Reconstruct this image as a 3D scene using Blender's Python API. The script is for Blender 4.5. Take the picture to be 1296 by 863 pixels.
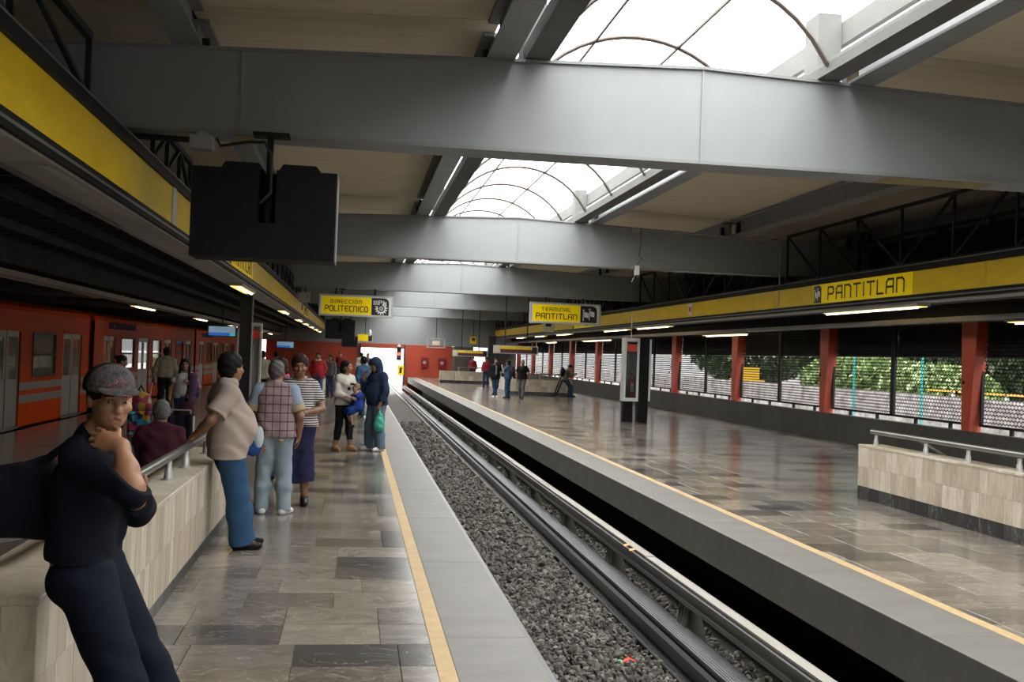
import bpy, bmesh, math, random
import numpy as np
random.seed(7)
SC = bpy.context.scene
COL = SC.collection
for o in list(bpy.data.objects): bpy.data.objects.remove(o)
# ================================================================ camera, sky, exposure
CAM_H, FPX, YAW, PITCH, ROLL = 1.75, 1351.0, math.radians(8.364), math.radians(.836), math.radians(2.08)
_F = np.array([math.sin(YAW)*math.cos(PITCH), math.cos(YAW)*math.cos(PITCH), math.sin(PITCH)])
_R0 = np.array([math.cos(YAW), -math.sin(YAW), 0]); _U0 = np.cross(_R0, _F)
_R = math.cos(ROLL)*_R0+math.sin(ROLL)*_U0; _U = -math.sin(ROLL)*_R0+math.cos(ROLL)*_U0
from mathutils import Matrix, Vector
cam = bpy.data.cameras.new('camera'); camo = bpy.data.objects.new('camera', cam); COL.objects.link(camo)
cam.sensor_fit = 'HORIZONTAL'; cam.sensor_width = 36; cam.lens = FPX/1296*36; cam.clip_end = 800; cam.clip_start = .05
camo.matrix_world = Matrix(((_R[0], _U[0], -_F[0], 0), (_R[1], _U[1], -_F[1], 0), (_R[2], _U[2], -_F[2], CAM_H), (0, 0, 0, 1)))
SC.camera = camo
def project(X, Y, Z):
    d = np.array([X, Y, Z-CAM_H]); z = d@_F
    if z < .2: return None
    return 648+FPX*(d@_R)/z, 431.5-FPX*(d@_U)/z
def at(px, py, X=None, Y=None, Z=None):
    """where the sight line through a photo pixel meets a plane of the station"""
    d = _R*(px-648)/FPX-_U*(py-431.5)/FPX+_F
    t = X/d[0] if X is not None else Y/d[1] if Y is not None else (Z-CAM_H)/d[2]
    return d*t+np.array([0, 0, CAM_H])
wd = bpy.data.worlds.new('overcast'); SC.world = wd; wd.use_nodes = True
bg = wd.node_tree.nodes['Background']
# standard overcast sky: three times brighter overhead than at the horizon, the same all round
_tc = wd.node_tree.nodes.new('ShaderNodeTexCoord'); _sx = wd.node_tree.nodes.new('ShaderNodeSeparateXYZ'); _mr = wd.node_tree.nodes.new('ShaderNodeMapRange')
_mr.inputs[1].default_value = 0; _mr.inputs[2].default_value = 1; _mr.inputs[3].default_value = 1/3; _mr.inputs[4].default_value = 1; _mu = wd.node_tree.nodes.new('ShaderNodeMath'); _mu.operation = 'MULTIPLY'; _mu.inputs[1].default_value = 14.0
wd.node_tree.links.new(_tc.outputs['Generated'], _sx.inputs[0]); wd.node_tree.links.new(_sx.outputs[2], _mr.inputs[0]); wd.node_tree.links.new(_mr.outputs[0], _mu.inputs[0]); wd.node_tree.links.new(_mu.outputs[0], bg.inputs[1])
bg.inputs[0].default_value = (1.0, .985, .965, 1)
SC.view_settings.view_transform = 'Standard'; SC.view_settings.look = 'None'; SC.view_settings.exposure = 0.0; SC.view_settings.gamma = 1.0
SC.view_settings.use_curve_mapping = False
# ================================================================ materials
M = {}
def mat(name, col, rough=.6, metal=0., var=0., vscale=3., stretch=(1, 1, 1), bump=0., bscale=40., col2=None, emit=0., spec=.5, coat=0.):
    m = bpy.data.materials.new(name); m.use_nodes = True; nt = m.node_tree; b = nt.nodes['Principled BSDF']
    b.inputs['Base Color'].default_value = (*col, 1); b.inputs['Roughness'].default_value = rough; b.inputs['Metallic'].default_value = metal
    b.inputs['Specular IOR Level'].default_value = spec
    if coat: b.inputs['Coat Weight'].default_value = coat
    if emit: b.inputs['Emission Color'].default_value = (*col, 1); b.inputs['Emission Strength'].default_value = emit
    if var or bump:
        tc = nt.nodes.new('ShaderNodeTexCoord'); mp = nt.nodes.new('ShaderNodeMapping'); mp.inputs['Scale'].default_value = stretch
        nt.links.new(tc.outputs['Object'], mp.inputs[0])
    if var:
        n = nt.nodes.new('ShaderNodeTexNoise'); n.inputs['Scale'].default_value = vscale; n.inputs['Detail'].default_value = 6; n.inputs['Roughness'].default_value = .65
        nt.links.new(mp.outputs[0], n.inputs['Vector'])
        r = nt.nodes.new('ShaderNodeMapRange'); r.inputs[1].default_value = .3; r.inputs[2].default_value = .7; nt.links.new(n.outputs[0], r.inputs[0])
        x = nt.nodes.new('ShaderNodeMix'); x.data_type = 'RGBA'
        x.inputs[6].default_value = (*[c*(1-var) for c in (col2 or col)], 1); x.inputs[7].default_value = (*[min(1, c*(1+var)) for c in col], 1)
        nt.links.new(r.outputs[0], x.inputs[0]); nt.links.new(x.outputs[2], b.inputs['Base Color'])
    if bump:
        n2 = nt.nodes.new('ShaderNodeTexNoise'); n2.inputs['Scale'].default_value = bscale; n2.inputs['Detail'].default_value = 4; nt.links.new(mp.outputs[0], n2.inputs['Vector'])
        bp = nt.nodes.new('ShaderNodeBump'); bp.inputs['Strength'].default_value = bump; bp.inputs['Distance'].default_value = .02
        nt.links.new(n2.outputs[0], bp.inputs['Height']); nt.links.new(bp.outputs[0], b.inputs['Normal'])
    M[name] = m; return m
def stone(name, cols, rough, island, vein=(.5, .48, .43), veins=.28, grain=(1.1, 2.0, 1), gscale=2.2):
    """polished slabs: each one its own tone, cloudy grain, pale veins"""
    m = bpy.data.materials.new(name); m.use_nodes = True; nt = m.node_tree; b = nt.nodes['Principled BSDF']; L = nt.links.new
    b.inputs['Roughness'].default_value = rough
    if island: src = nt.nodes.new('ShaderNodeNewGeometry').outputs['Random Per Island']
    else: src = nt.nodes.new('ShaderNodeObjectInfo').outputs['Random']
    cr = nt.nodes.new('ShaderNodeValToRGB'); e = cr.color_ramp.elements; cr.color_ramp.interpolation = 'CONSTANT'
    while len(e) > 1: e.remove(e[-1])
    e[0].position = 0; e[0].color = (*cols[0], 1)
    for i, c in enumerate(cols[1:]):
        q = e.new((i+1)/len(cols)); q.color = (*c, 1)
    L(src, cr.inputs[0])
    g = nt.nodes.new('ShaderNodeNewGeometry'); off = nt.nodes.new('ShaderNodeVectorMath'); off.operation = 'MULTIPLY_ADD'
    L(src, off.inputs[0]); off.inputs[1].default_value = (37, 19, 11); L(g.outputs['Position'], off.inputs[2])
    mp = nt.nodes.new('ShaderNodeMapping'); mp.inputs['Scale'].default_value = grain; L(off.outputs[0], mp.inputs[0])
    n = nt.nodes.new('ShaderNodeTexNoise'); n.inputs['Scale'].default_value = gscale; n.inputs['Detail'].default_value = 8; n.inputs['Roughness'].default_value = .7; n.inputs['Distortion'].default_value = .8; L(mp.outputs[0], n.inputs['Vector'])
    r = nt.nodes.new('ShaderNodeMapRange'); r.inputs[1].default_value = .25; r.inputs[2].default_value = .75; r.inputs[3].default_value = .62; r.inputs[4].default_value = 1.35; L(n.outputs[0], r.inputs[0])
    mu = nt.nodes.new('ShaderNodeMix'); mu.data_type = 'RGBA'; mu.blend_type = 'MULTIPLY'; mu.inputs[0].default_value = 1; L(cr.outputs[0], mu.inputs[6]); L(r.outputs[0], mu.inputs[7])
    n2 = nt.nodes.new('ShaderNodeTexNoise'); n2.inputs['Scale'].default_value = 1.3; n2.inputs['Detail'].default_value = 5; n2.inputs['Distortion'].default_value = 2.2; L(mp.outputs[0], n2.inputs['Vector'])
    sb = nt.nodes.new('ShaderNodeMath'); sb.operation = 'SUBTRACT'; sb.inputs[1].default_value = .5; L(n2.outputs[0], sb.inputs[0])
    ab = nt.nodes.new('ShaderNodeMath'); ab.operation = 'ABSOLUTE'; L(sb.outputs[0], ab.inputs[0])
    v = nt.nodes.new('ShaderNodeMapRange'); v.inputs[1].default_value = .0; v.inputs[2].default_value = .012; v.inputs[3].default_value = veins; v.inputs[4].default_value = 0; L(ab.outputs[0], v.inputs[0])
    x = nt.nodes.new('ShaderNodeMix'); x.data_type = 'RGBA'; L(v.outputs[0], x.inputs[0]); L(mu.outputs[2], x.inputs[6]); x.inputs[7].default_value = (*vein, 1)
    L(x.outputs[2], b.inputs['Base Color'])
    rr = nt.nodes.new('ShaderNodeMapRange'); rr.inputs[3].default_value = rough*.6; rr.inputs[4].default_value = rough*1.6; L(n.outputs[0], rr.inputs[0]); L(rr.outputs[0], b.inputs['Roughness'])
    M[name] = m; return m
def glass(name, col, clear, rough=.03):
    """thin pane: clear part passes straight through, the rest mirrors and scatters"""
    m = bpy.data.materials.new(name); m.use_nodes = True; nt = m.node_tree; L = nt.links.new
    out = nt.nodes['Material Output']; b = nt.nodes['Principled BSDF']; b.inputs['Base Color'].default_value = (*col, 1); b.inputs['Roughness'].default_value = rough
    t = nt.nodes.new('ShaderNodeBsdfTransparent'); t.inputs[0].default_value = (*[.6+.4*c for c in col], 1); mx = nt.nodes.new('ShaderNodeMixShader'); mx.inputs[0].default_value = clear
    L(b.outputs[0], mx.inputs[1]); L(t.outputs[0], mx.inputs[2]); L(mx.outputs[0], out.inputs[0])
    M[name] = m; return m
MARB = [tuple(_f*_c for _f, _c in zip((.95, .90, .83), _t)) for _t in [(.135, .125, .112), (.20, .185, .165), (.085, .085, .083), (.165, .15, .13), (.20, .185, .165), (.055, .057, .058), (.18, .175, .165), (.12, .11, .098), (.155, .145, .135), (.225, .21, .19)]]
stone('marble_tile', MARB, .16, False); stone('marble_field', MARB, .16, True)
TRAV = [(.44, .38, .285), (.50, .44, .34), (.40, .34, .255), (.54, .48, .385), (.47, .40, .30)]
stone('travertine', TRAV, .42, False, vein=(.33, .27, .2), veins=.3, grain=(5, 5, 1.2), gscale=2.5)
stone('travertine_field', TRAV, .42, True, vein=(.33, .27, .2), veins=.3, grain=(5, 5, 1.2), gscale=2.5)
stone('black_stone', [(.028, .029, .03), (.04, .04, .04), (.022, .022, .024)], .3, False, vein=(.3, .3, .28), veins=.5)
stone('ballast', [(.085, .078, .066), (.14, .13, .113), (.05, .047, .041), (.11, .10, .08), (.075, .068, .058), (.18, .172, .15)], .85, True, veins=0, grain=(1, 1, 1), gscale=14)
mat('grout', (.10, .095, .085), .8); mat('concrete_edge', (.132, .127, .115), .55, var=.16, vscale=1.4, stretch=(1, 2.5, 1), bump=.06, bscale=60)
mat('concrete_face', (.17, .165, .15), .75, var=.35, vscale=1.6, stretch=(1, 3, .35), bump=.1, bscale=25)
mat('concrete_dark', (.05, .05, .046), .8, var=.3, vscale=1.1, stretch=(1, 1, .5)); mat('yellow_strip', (.40, .285, .14), .6, var=.12, vscale=9)
mat('ballast_bed', (.06, .056, .048), .95, var=.4, vscale=20, bump=.8, bscale=22)
mat('rail_steel', (.09, .09, .095), .32, .85, var=.3, vscale=2, stretch=(1, .1, 1)); mat('roll_steel', (.30, .305, .31), .38, .7, var=.2, vscale=2, stretch=(1, .15, 1)); mat('guide_steel', (.17, .17, .168), .45, .6, var=.25, vscale=2, stretch=(1, .2, 1))
mat('cover_board', (.30, .285, .25), .8, var=.2, vscale=2, stretch=(1, .3, 1)); mat('insulator', (.13, .125, .10), .6)
mat('girder_paint', (.235, .25, .255), .5, var=.05, vscale=1.2, stretch=(1, 1, .5), bump=.05, bscale=5); mat('girder_lip', (.20, .21, .21), .5)
mat('purlin_paint', (.20, .21, .215), .45, var=.12, vscale=2); mat('deck_beige', (.62, .54, .40), .6, var=.10, vscale=1.4, stretch=(.3, 9, 1))
mat('curb_white', (.13, .13, .125), .7, var=.1, vscale=2, spec=.1); mat('yellow_dull', (.22, .17, .04), .6, var=.4, vscale=5); mat('bronze_rib', (.06, .045, .035), .5, .3)
mat('black_frame', (.008, .008, .009), .6, spec=.2); mat('truss_black', (.022, .023, .024), .5); mat('grey_trim', (.17, .17, .165), .4, .3, var=.1); mat('trough_grey', (.36, .345, .30), .45, var=.1, vscale=2)
mat('yellow_panel', (.82, .56, .010), .42, spec=.2, var=.10, vscale=1.6, stretch=(1, 1, 2.5)); mat('yellow_sign', (.95, .69, .004), .45, spec=.15, emit=.14); mat('ink_black', (.012, .012, .014), .4); mat('print_white', (.78, .78, .76), .4); mat('alu', (.55, .55, .53), .35, .6, var=.1)  # yellow_sign has a faint glow added to brighten the panels
mat('dark_slat', (.045, .046, .045), .6, var=.3); mat('dark_deck', (.03, .031, .032), .7, var=.3); mat('dark_panel', (.06, .062, .064), .6, var=.2)
mat('monitor_black', (.009, .010, .013), .6, var=.2, vscale=8); mat('monitor_trim', (.20, .21, .22), .4); mat('box_grey', (.30, .30, .29), .5); mat('cable', (.015, .015, .016), .5)
mat('red_wall', (.36, .052, .022), .4, var=.15, vscale=.8); mat('red_column', (.40, .058, .026), .35, var=.12, vscale=1.5); mat('brown_wall', (.09, .075, .06), .5, var=.2)
mat('mesh_black', (.016, .017, .018), .5); mat('louvre', (.02, .021, .023), .5)
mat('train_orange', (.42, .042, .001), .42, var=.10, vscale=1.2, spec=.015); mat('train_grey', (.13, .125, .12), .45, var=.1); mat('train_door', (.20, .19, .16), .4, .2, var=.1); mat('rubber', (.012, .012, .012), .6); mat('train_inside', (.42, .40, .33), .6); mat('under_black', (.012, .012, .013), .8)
glass('train_glass', (.30, .28, .20), .42); glass('sky_glass', (.9, .92, .92), .82, .2); glass('case_glass', (.2, .2, .2), .88)
mat('chrome', (.52, .52, .50), .38, .55); mat('pipe_grey', (.24, .24, .225), .3, .7)
mat('tube_warm', (1.0, .80, .42), .5, emit=12.0); mat('tube_white', (1.0, .84, .52), .5, emit=7.0); mat('diffuser_warm', (1.0, .66, .20), .5, emit=1.5)
mat('screen_blue', (.03, .14, .60), .3, emit=.6); mat('screen_pale', (.30, .45, .62), .3, emit=.38); mat('screen_green', (.05, .45, .45), .3, emit=.7); mat('signal_red', (1.0, .04, .03), .3, emit=6)
mat('ext_red', (.55, .03, .025), .3); mat('sign_purple', (.09, .022, .05), .4); mat('sign_cream', (.55, .50, .34), .4)
mat('foil_red', (.80, .06, .03), .3); mat('foil_green', (.1, .5, .15), .3); mat('orange_peel', (.75, .25, .05), .5)
mat('leaf', (.16, .22, .09), .6, var=.45, vscale=4); mat('leaf_dark', (.035, .052, .025), .6, var=.4, vscale=4); mat('bark', (.09, .07, .05), .8); mat('street_wall', (.21, .205, .20), .8, var=.5, vscale=2.2, col2=(.13, .09, .075)); mat('asphalt', (.09, .09, .09), .8, var=.1); mat('teal_paint', (.02, .22, .21), .4); mat('yellow_machine', (.35, .21, .015), .5); mat('house_pale', (.17, .17, .165), .7, var=.2, vscale=.3); mat('house_dark', (.08, .09, .10), .4); mat('grass', (.07, .10, .035), .8, var=.3, vscale=3)
# people
mat('skin', (.25, .122, .066), .5, var=.08, vscale=12); mat('skin_dark', (.22, .105, .057), .5, var=.08, vscale=12); mat('skin_light', (.36, .2, .125), .5, var=.06, vscale=12)
mat('hair_black', (.010, .008, .008), .5, bump=.5, bscale=120); mat('hair_grey', (.10, .095, .09), .6, bump=.6, bscale=120, var=.5, vscale=40); mat('hair_plum', (.035, .012, .015), .5, bump=.6, bscale=120); mat('hair_brown', (.12, .06, .03), .5, bump=.4, bscale=120); mat('hair_fair', (.20, .11, .05), .5)
mat('eye_white', (.30, .28, .26), .3); mat('skin_warm', (.34, .165, .09), .5, var=.08, vscale=12); mat('iris', (.015, .010, .007), .2); mat('lips', (.24, .075, .06), .45)
mat('navy_knit', (.0065, .008, .014), .8, bump=.2, bscale=180); mat('navy_denim', (.006, .0085, .016), .8, var=.25, vscale=6, bump=.15, bscale=200); mat('blue_denim', (.03, .075, .15), .8, var=.22, vscale=5); mat('pale_denim', (.23, .285, .325), .8, var=.18, vscale=5); mat('grey_denim', (.10, .145, .20), .8, var=.2, vscale=5); mat('dark_denim', (.025, .045, .09), .8, var=.2, vscale=5)
mat('cream_shirt', (.36, .295, .255), .8, var=.05, vscale=4); mat('white_knit', (.50, .47, .42), .85, bump=.15, bscale=90); mat('black_cloth', (.010, .010, .011), .75); mat('navy_skirt', (.020, .021, .055), .8, var=.15, vscale=5); mat('red_jacket', (.30, .02, .022), .6); mat('hood_navy', (.018, .030, .062), .85, var=.15); mat('black_leather', (.012, .011, .011), .35); mat('shoe_white', (.62, .62, .60), .5); mat('shoe_tan', (.38, .19, .10), .5); mat('shoe_brown', (.06, .04, .03), .5); mat('royal_blue', (.012, .04, .20), .7); mat('maroon', (.055, .014, .022), .8); mat('purple_knit', (.055, .028, .065), .85); mat('khaki_shirt', (.25, .22, .15), .8); mat('teal_bag', (.07, .33, .25), .35); mat('bag_black', (.010, .011, .018), .9, spec=.15); mat('blue_strap', (.02, .06, .22), .6); mat('pale_pouch', (.42, .50, .52), .7); mat('pink', (.6, .12, .25), .7); mat('grey_cloth', (.10, .10, .10), .8); mat('blue_shirt', (.04, .09, .17), .8); mat('white_shirt', (.42, .42, .40), .8); mat('dark_red', (.22, .02, .03), .7); mat('olive', (.10, .09, .05), .8); mat('cane_white', (.6, .6, .58), .4); mat('sleeve_blue', (.26, .32, .40), .8); mat('ochre', (.36, .31, .17), .8); mat('tan_leather', (.36, .24, .11), .5); mat('backpack_plum', (.05, .02, .03), .7)
for _k in list(M)[list(M).index('navy_knit'):]: M[_k].node_tree.nodes['Principled BSDF'].inputs['Specular IOR Level'].default_value = .12
for _k in ('dark_slat', 'dark_deck', 'dark_panel', 'monitor_black', 'deck_beige', 'hair_black', 'hair_plum', 'louvre', 'mesh_black', 'truss_black'): M[_k].node_tree.nodes['Principled BSDF'].inputs['Specular IOR Level'].default_value = .15
def striped(name, a, b, freq, axis=2, duty=.5):
    m = mat(name, a, .8); nt = m.node_tree; L = nt.links.new
    tc = nt.nodes.new('ShaderNodeTexCoord'); sx = nt.nodes.new('ShaderNodeSeparateXYZ'); L(tc.outputs['Object'], sx.inputs[0])
    f = nt.nodes.new('ShaderNodeMath'); f.operation = 'MULTIPLY'; f.inputs[1].default_value = freq; L(sx.outputs[axis], f.inputs[0])
    fr = nt.nodes.new('ShaderNodeMath'); fr.operation = 'FRACT'; L(f.outputs[0], fr.inputs[0])
    g = nt.nodes.new('ShaderNodeMath'); g.operation = 'GREATER_THAN'; g.inputs[1].default_value = duty; L(fr.outputs[0], g.inputs[0])
    x = nt.nodes.new('ShaderNodeMix'); x.data_type = 'RGBA'; x.inputs[6].default_value = (*a, 1); x.inputs[7].default_value = (*b, 1); L(g.outputs[0], x.inputs[0]); L(x.outputs[2], nt.nodes['Principled BSDF'].inputs['Base Color']); return m
def ramp_nodes(m, stops, src):
    nt = m.node_tree; cr = nt.nodes.new('ShaderNodeValToRGB'); e = cr.color_ramp.elements; cr.color_ramp.interpolation = 'CONSTANT'
    while len(e) > 1: e.remove(e[-1])
    e[0].position = stops[0][0]; e[0].color = (*stops[0][1], 1)
    for p, c in stops[1:]: q = e.new(p); q.color = (*c, 1)
    nt.links.new(src, cr.inputs[0]); nt.links.new(cr.outputs[0], nt.nodes['Principled BSDF'].inputs['Base Color'])
def splashed(name, cols, scale, rough=.6):
    m = mat(name, cols[0], rough); nt = m.node_tree; tc = nt.nodes.new('ShaderNodeTexCoord'); v = nt.nodes.new('ShaderNodeTexVoronoi'); v.inputs['Scale'].default_value = scale
    nt.links.new(tc.outputs['Object'], v.inputs['Vector']); sp = nt.nodes.new('ShaderNodeSeparateColor'); nt.links.new(v.outputs['Color'], sp.inputs[0])
    ramp_nodes(m, [(i/len(cols), c) for i, c in enumerate(cols)], sp.outputs[0]); return m
striped('stripe_cloth', (.035, .03, .035), (.55, .52, .50), 38)
_m = mat('print_cap', (.09, .085, .09), .8); _nt = _m.node_tree; _t = _nt.nodes.new('ShaderNodeTexCoord'); _n = _nt.nodes.new('ShaderNodeTexNoise'); _n.inputs['Scale'].default_value = 26; _n.inputs['Detail'].default_value = 5; _n.inputs['Distortion'].default_value = 1.6
_nt.links.new(_t.outputs['Object'], _n.inputs['Vector']); ramp_nodes(_m, [(0, (.018, .018, .02)), (.40, (.045, .042, .045)), (.48, (.075, .07, .073)), (.54, (.02, .019, .022)), (.58, (.16, .012, .02)), (.63, (.24, .22, .21)), (.66, (.03, .028, .03))], _n.outputs[0])
splashed('gaudy', [(.012, .012, .015), (.02, .2, .35), (.012, .012, .015), (.5, .35, .02), (.3, .02, .08), (.012, .012, .015), (.03, .3, .33)], 11)
splashed('gaudy_bag', [(.35, .02, .05), (.55, .38, .03), (.03, .12, .25), (.35, .02, .05), (.5, .45, .3)], 9)
def gridded(name, base, line, freq):
    m = mat(name, base, .8); nt = m.node_tree; L = nt.links.new
    tc = nt.nodes.new('ShaderNodeTexCoord'); sx = nt.nodes.new('ShaderNodeSeparateXYZ'); L(tc.outputs['Object'], sx.inputs[0]); prev = None
    for ax, fq, ph in ((0, freq, .38), (2, freq*.85, .2)):
        f = nt.nodes.new('ShaderNodeMath'); f.operation = 'MULTIPLY_ADD'; f.inputs[1].default_value = fq; f.inputs[2].default_value = ph+20; L(sx.outputs[ax], f.inputs[0])
        fr = nt.nodes.new('ShaderNodeMath'); fr.operation = 'FRACT'; L(f.outputs[0], fr.inputs[0])
        g = nt.nodes.new('ShaderNodeMath'); g.operation = 'LESS_THAN'; g.inputs[1].default_value = .13; L(fr.outputs[0], g.inputs[0])
        if prev is None: prev = g
        else:
            mx = nt.nodes.new('ShaderNodeMath'); mx.operation = 'MAXIMUM'; L(prev.outputs[0], mx.inputs[0]); L(g.outputs[0], mx.inputs[1]); prev = mx
    x = nt.nodes.new('ShaderNodeMix'); x.data_type = 'RGBA'; x.inputs[6].default_value = (*base, 1); x.inputs[7].default_value = (*line, 1); L(prev.outputs[0], x.inputs[0]); L(x.outputs[2], nt.nodes['Principled BSDF'].inputs['Base Color']); return m
gridded('plaid', (.27, .195, .195), (.10, .03, .045), 13)
# ================================================================ mesh helpers
class MB:
    def __init__(s): s.v = []; s.f = []
    def quad(s, *p): i = len(s.v); s.v += [tuple(q) for q in p]; s.f.append(tuple(range(i, i+len(p)))); return s
    def box(s, x0, x1, y0, y1, z0, z1):
        i = len(s.v); s.v += [(x, y, z) for x in (x0, x1) for y in (y0, y1) for z in (z0, z1)]
        s.f += [tuple(i+j for j in f) for f in ((0, 1, 3, 2), (4, 6, 7, 5), (0, 4, 5, 1), (2, 3, 7, 6), (0, 2, 6, 4), (1, 5, 7, 3))]; return s
    def slab(s, x0, x1, y0, y1, z0, z1, c=.004):
        """box with a chamfered top edge, no underside"""
        i = len(s.v); s.v += [(x0, y0, z0), (x1, y0, z0), (x1, y1, z0), (x0, y1, z0), (x0, y0, z1-c), (x1, y0, z1-c), (x1, y1, z1-c), (x0, y1, z1-c), (x0+c, y0+c, z1), (x1-c, y0+c, z1), (x1-c, y1-c, z1), (x0+c, y1-c, z1)]
        for k in range(4): n = (k+1) % 4; s.f += [(i+k, i+n, i+4+n, i+4+k), (i+4+k, i+4+n, i+8+n, i+8+k)]
        s.f.append((i+8, i+9, i+10, i+11)); return s
    def bar(s, a, b, w, h=None, up=(0, 0, 1)):
        """square bar from a to b"""
        h = h or w; a = Vector(a); b = Vector(b); d = (b-a).normalized(); u = Vector(up)
        if abs(d.dot(u)) > .98: u = Vector((1, 0, 0))
        x = d.cross(u).normalized()*w/2; y = x.cross(d).normalized()*h/2; i = len(s.v)
        for p in (a, b): s.v += [tuple(p+x*sx+y*sy) for sx, sy in ((-1, -1), (1, -1), (1, 1), (-1, 1))]
        s.f += [(i, i+1, i+5, i+4), (i+1, i+2, i+6, i+5), (i+2, i+3, i+7, i+6), (i+3, i, i+4, i+7), (i+3, i+2, i+1, i), (i+4, i+5, i+6, i+7)]; return s
    def tube(s, pts, r, n=10, cap=True):
        pts = [Vector(p) for p in pts]; rs = r if isinstance(r, (list, tuple)) else [r]*len(pts); i0 = len(s.v); px = None
        for k, p in enumerate(pts):
            d = (pts[min(k+1, len(pts)-1)]-pts[max(k-1, 0)]).normalized()
            x = d.cross(Vector((0, 0, 1)) if abs(d.z) < .95 else Vector((1, 0, 0))).normalized() if px is None else (px-d*px.dot(d)).normalized(); px = x; y = d.cross(x)
            s.v += [tuple(p+(x*math.cos(t)+y*math.sin(t))*rs[k]) for t in [2*math.pi*j/n for j in range(n)]]
        for k in range(len(pts)-1):
            for j in range(n): q = (j+1) % n; s.f.append((i0+k*n+j, i0+k*n+q, i0+k*n+n+q, i0+k*n+n+j))
        if cap: s.f += [tuple(i0+j for j in range(n))[::-1], tuple(i0+(len(pts)-1)*n+j for j in range(n))]
        return s
    def lathe(s, c, prof, n=16):
        return s.tube([(c[0], c[1], c[2]+z) for r, z in prof], [max(r, .001) for r, z in prof], n)
    def prism(s, pts, y0, y1, axis='y'):
        """polygon in (x, z) extruded along y, or in (y, z) extruded along x"""
        i = len(s.v); n = len(pts)
        for t in (y0, y1): s.v += [((p[0], t, p[1]) if axis == 'y' else (t, p[0], p[1])) for p in pts]
        s.f += [tuple(i+j for j in range(n)), tuple(i+n+j for j in range(n))[::-1]]+[(i+j, i+(j+1) % n, i+n+(j+1) % n, i+n+j) for j in range(n)]; return s
    def mesh(s, name, m, smooth=False):
        me = bpy.data.meshes.new(name); me.from_pydata(s.v, [], s.f); me.materials.append(M[m] if isinstance(m, str) else m)
        b = bmesh.new(); b.from_mesh(me); bmesh.ops.recalc_face_normals(b, faces=b.faces); b.to_mesh(me); b.free()
        if smooth:
            me.polygons.foreach_set('use_smooth', [True]*len(me.polygons))
            try: me.set_sharp_from_angle(angle=math.radians(38))
            except Exception: pass
        return me
    def build(s, name, m, parent=None, smooth=False, loc=None):
        return link(name, s.mesh(name, m, smooth), parent, loc)
def link(name, me, parent=None, loc=None, rz=0):
    o = bpy.data.objects.new(name, me); COL.objects.link(o); o.parent = parent
    if loc is not None: o.location = loc
    if rz: o.rotation_euler = (0, 0, rz)
    return o
def tag(o, label, cat, group=None, kind=None):
    o['label'] = label; o['category'] = cat
    if group: o['group'] = group
    if kind: o['kind'] = kind
    return o
def struct(o, label=None):
    o['kind'] = 'structure'
    if label: o['label'] = label
    return o
def stuff(o): o['kind'] = 'stuff'; return o
def thing(name, label, cat, loc=(0, 0, 0), group=None, rz=0):
    o = bpy.data.objects.new(name, None); COL.objects.link(o); o.empty_display_size = .2; o.location = loc; o.rotation_euler = (0, 0, rz)
    return tag(o, label, cat, group)
def copy_tree(o, parent=None):
    c = o.copy(); COL.objects.link(c); c.parent = parent
    for ch in list(o.children): copy_tree(ch, c)
    return c
# ---- stroke lettering in the station's rounded-square hand
GL = dict(P=(.75, [[(0, 0), (0, 1), (.6, 1), (.75, .86), (.75, .58), (.6, .44), (0, .44)]]), A=(.75, [[(0, 0), (0, .8), (.2, 1), (.75, 1), (.75, 0)], [(0, .44), (.75, .44)]]), N=(.75, [[(0, 0), (0, 1), (.55, 1), (.75, .8), (.75, 0)]]),
    T=(.8, [[(0, 1), (.8, 1)], [(.4, 0), (.4, 1)]]), I=(.12, [[(.06, 0), (.06, 1)]]), L=(.65, [[(0, 1), (0, 0), (.65, 0)]]), E=(.7, [[(.7, 1), (.2, 1), (0, .8), (0, .2), (.2, 0), (.7, 0)], [(0, .5), (.62, .5)]]), C=(.7, [[(.7, 1), (.2, 1), (0, .8), (0, .2), (.2, 0), (.7, 0)]]),
    O=(.75, [[(.2, 0), (0, .2), (0, .8), (.2, 1), (.55, 1), (.75, .8), (.75, .2), (.55, 0), (.2, 0)]]), D=(.75, [[(0, 0), (0, 1), (.55, 1), (.75, .8), (.75, .2), (.55, 0), (0, 0)]]), R=(.75, [[(0, 0), (0, 1), (.6, 1), (.75, .86), (.75, 0)], [(0, .48), (.75, .48)]]), M=(1.0, [[(0, 0), (0, 1), (.82, 1), (1, .82), (1, 0)], [(.5, 1), (.5, 0)]]))
def letters(mb, text, org, ux, uz, un, hgt, width=None, sw=.13, gap=.34, th=.006):
    """flat strokes on the plane org + a*ux + b*uz, standing th proud along un; width = total run"""
    org, ux, uz, un = [Vector(q) for q in (org, ux, uz, un)]
    tot = sum(GL[c][0] for c in text)+gap*(len(text)-1); sx = (width/tot) if width else hgt
    x = 0
    for c in text:
        w, st = GL[c]
        for pl in st:
            for a, b in zip(pl, pl[1:]):
                p = org+ux*((x+a[0])*sx)+uz*(a[1]*hgt)+un*th/2; q = org+ux*((x+b[0])*sx)+uz*(b[1]*hgt)+un*th/2
                d = (q-p).normalized()*sw*hgt*.5
                mb.bar(p-d, q+d, sw*hgt, th, up=un)
        x += w+gap
    return mb
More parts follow.
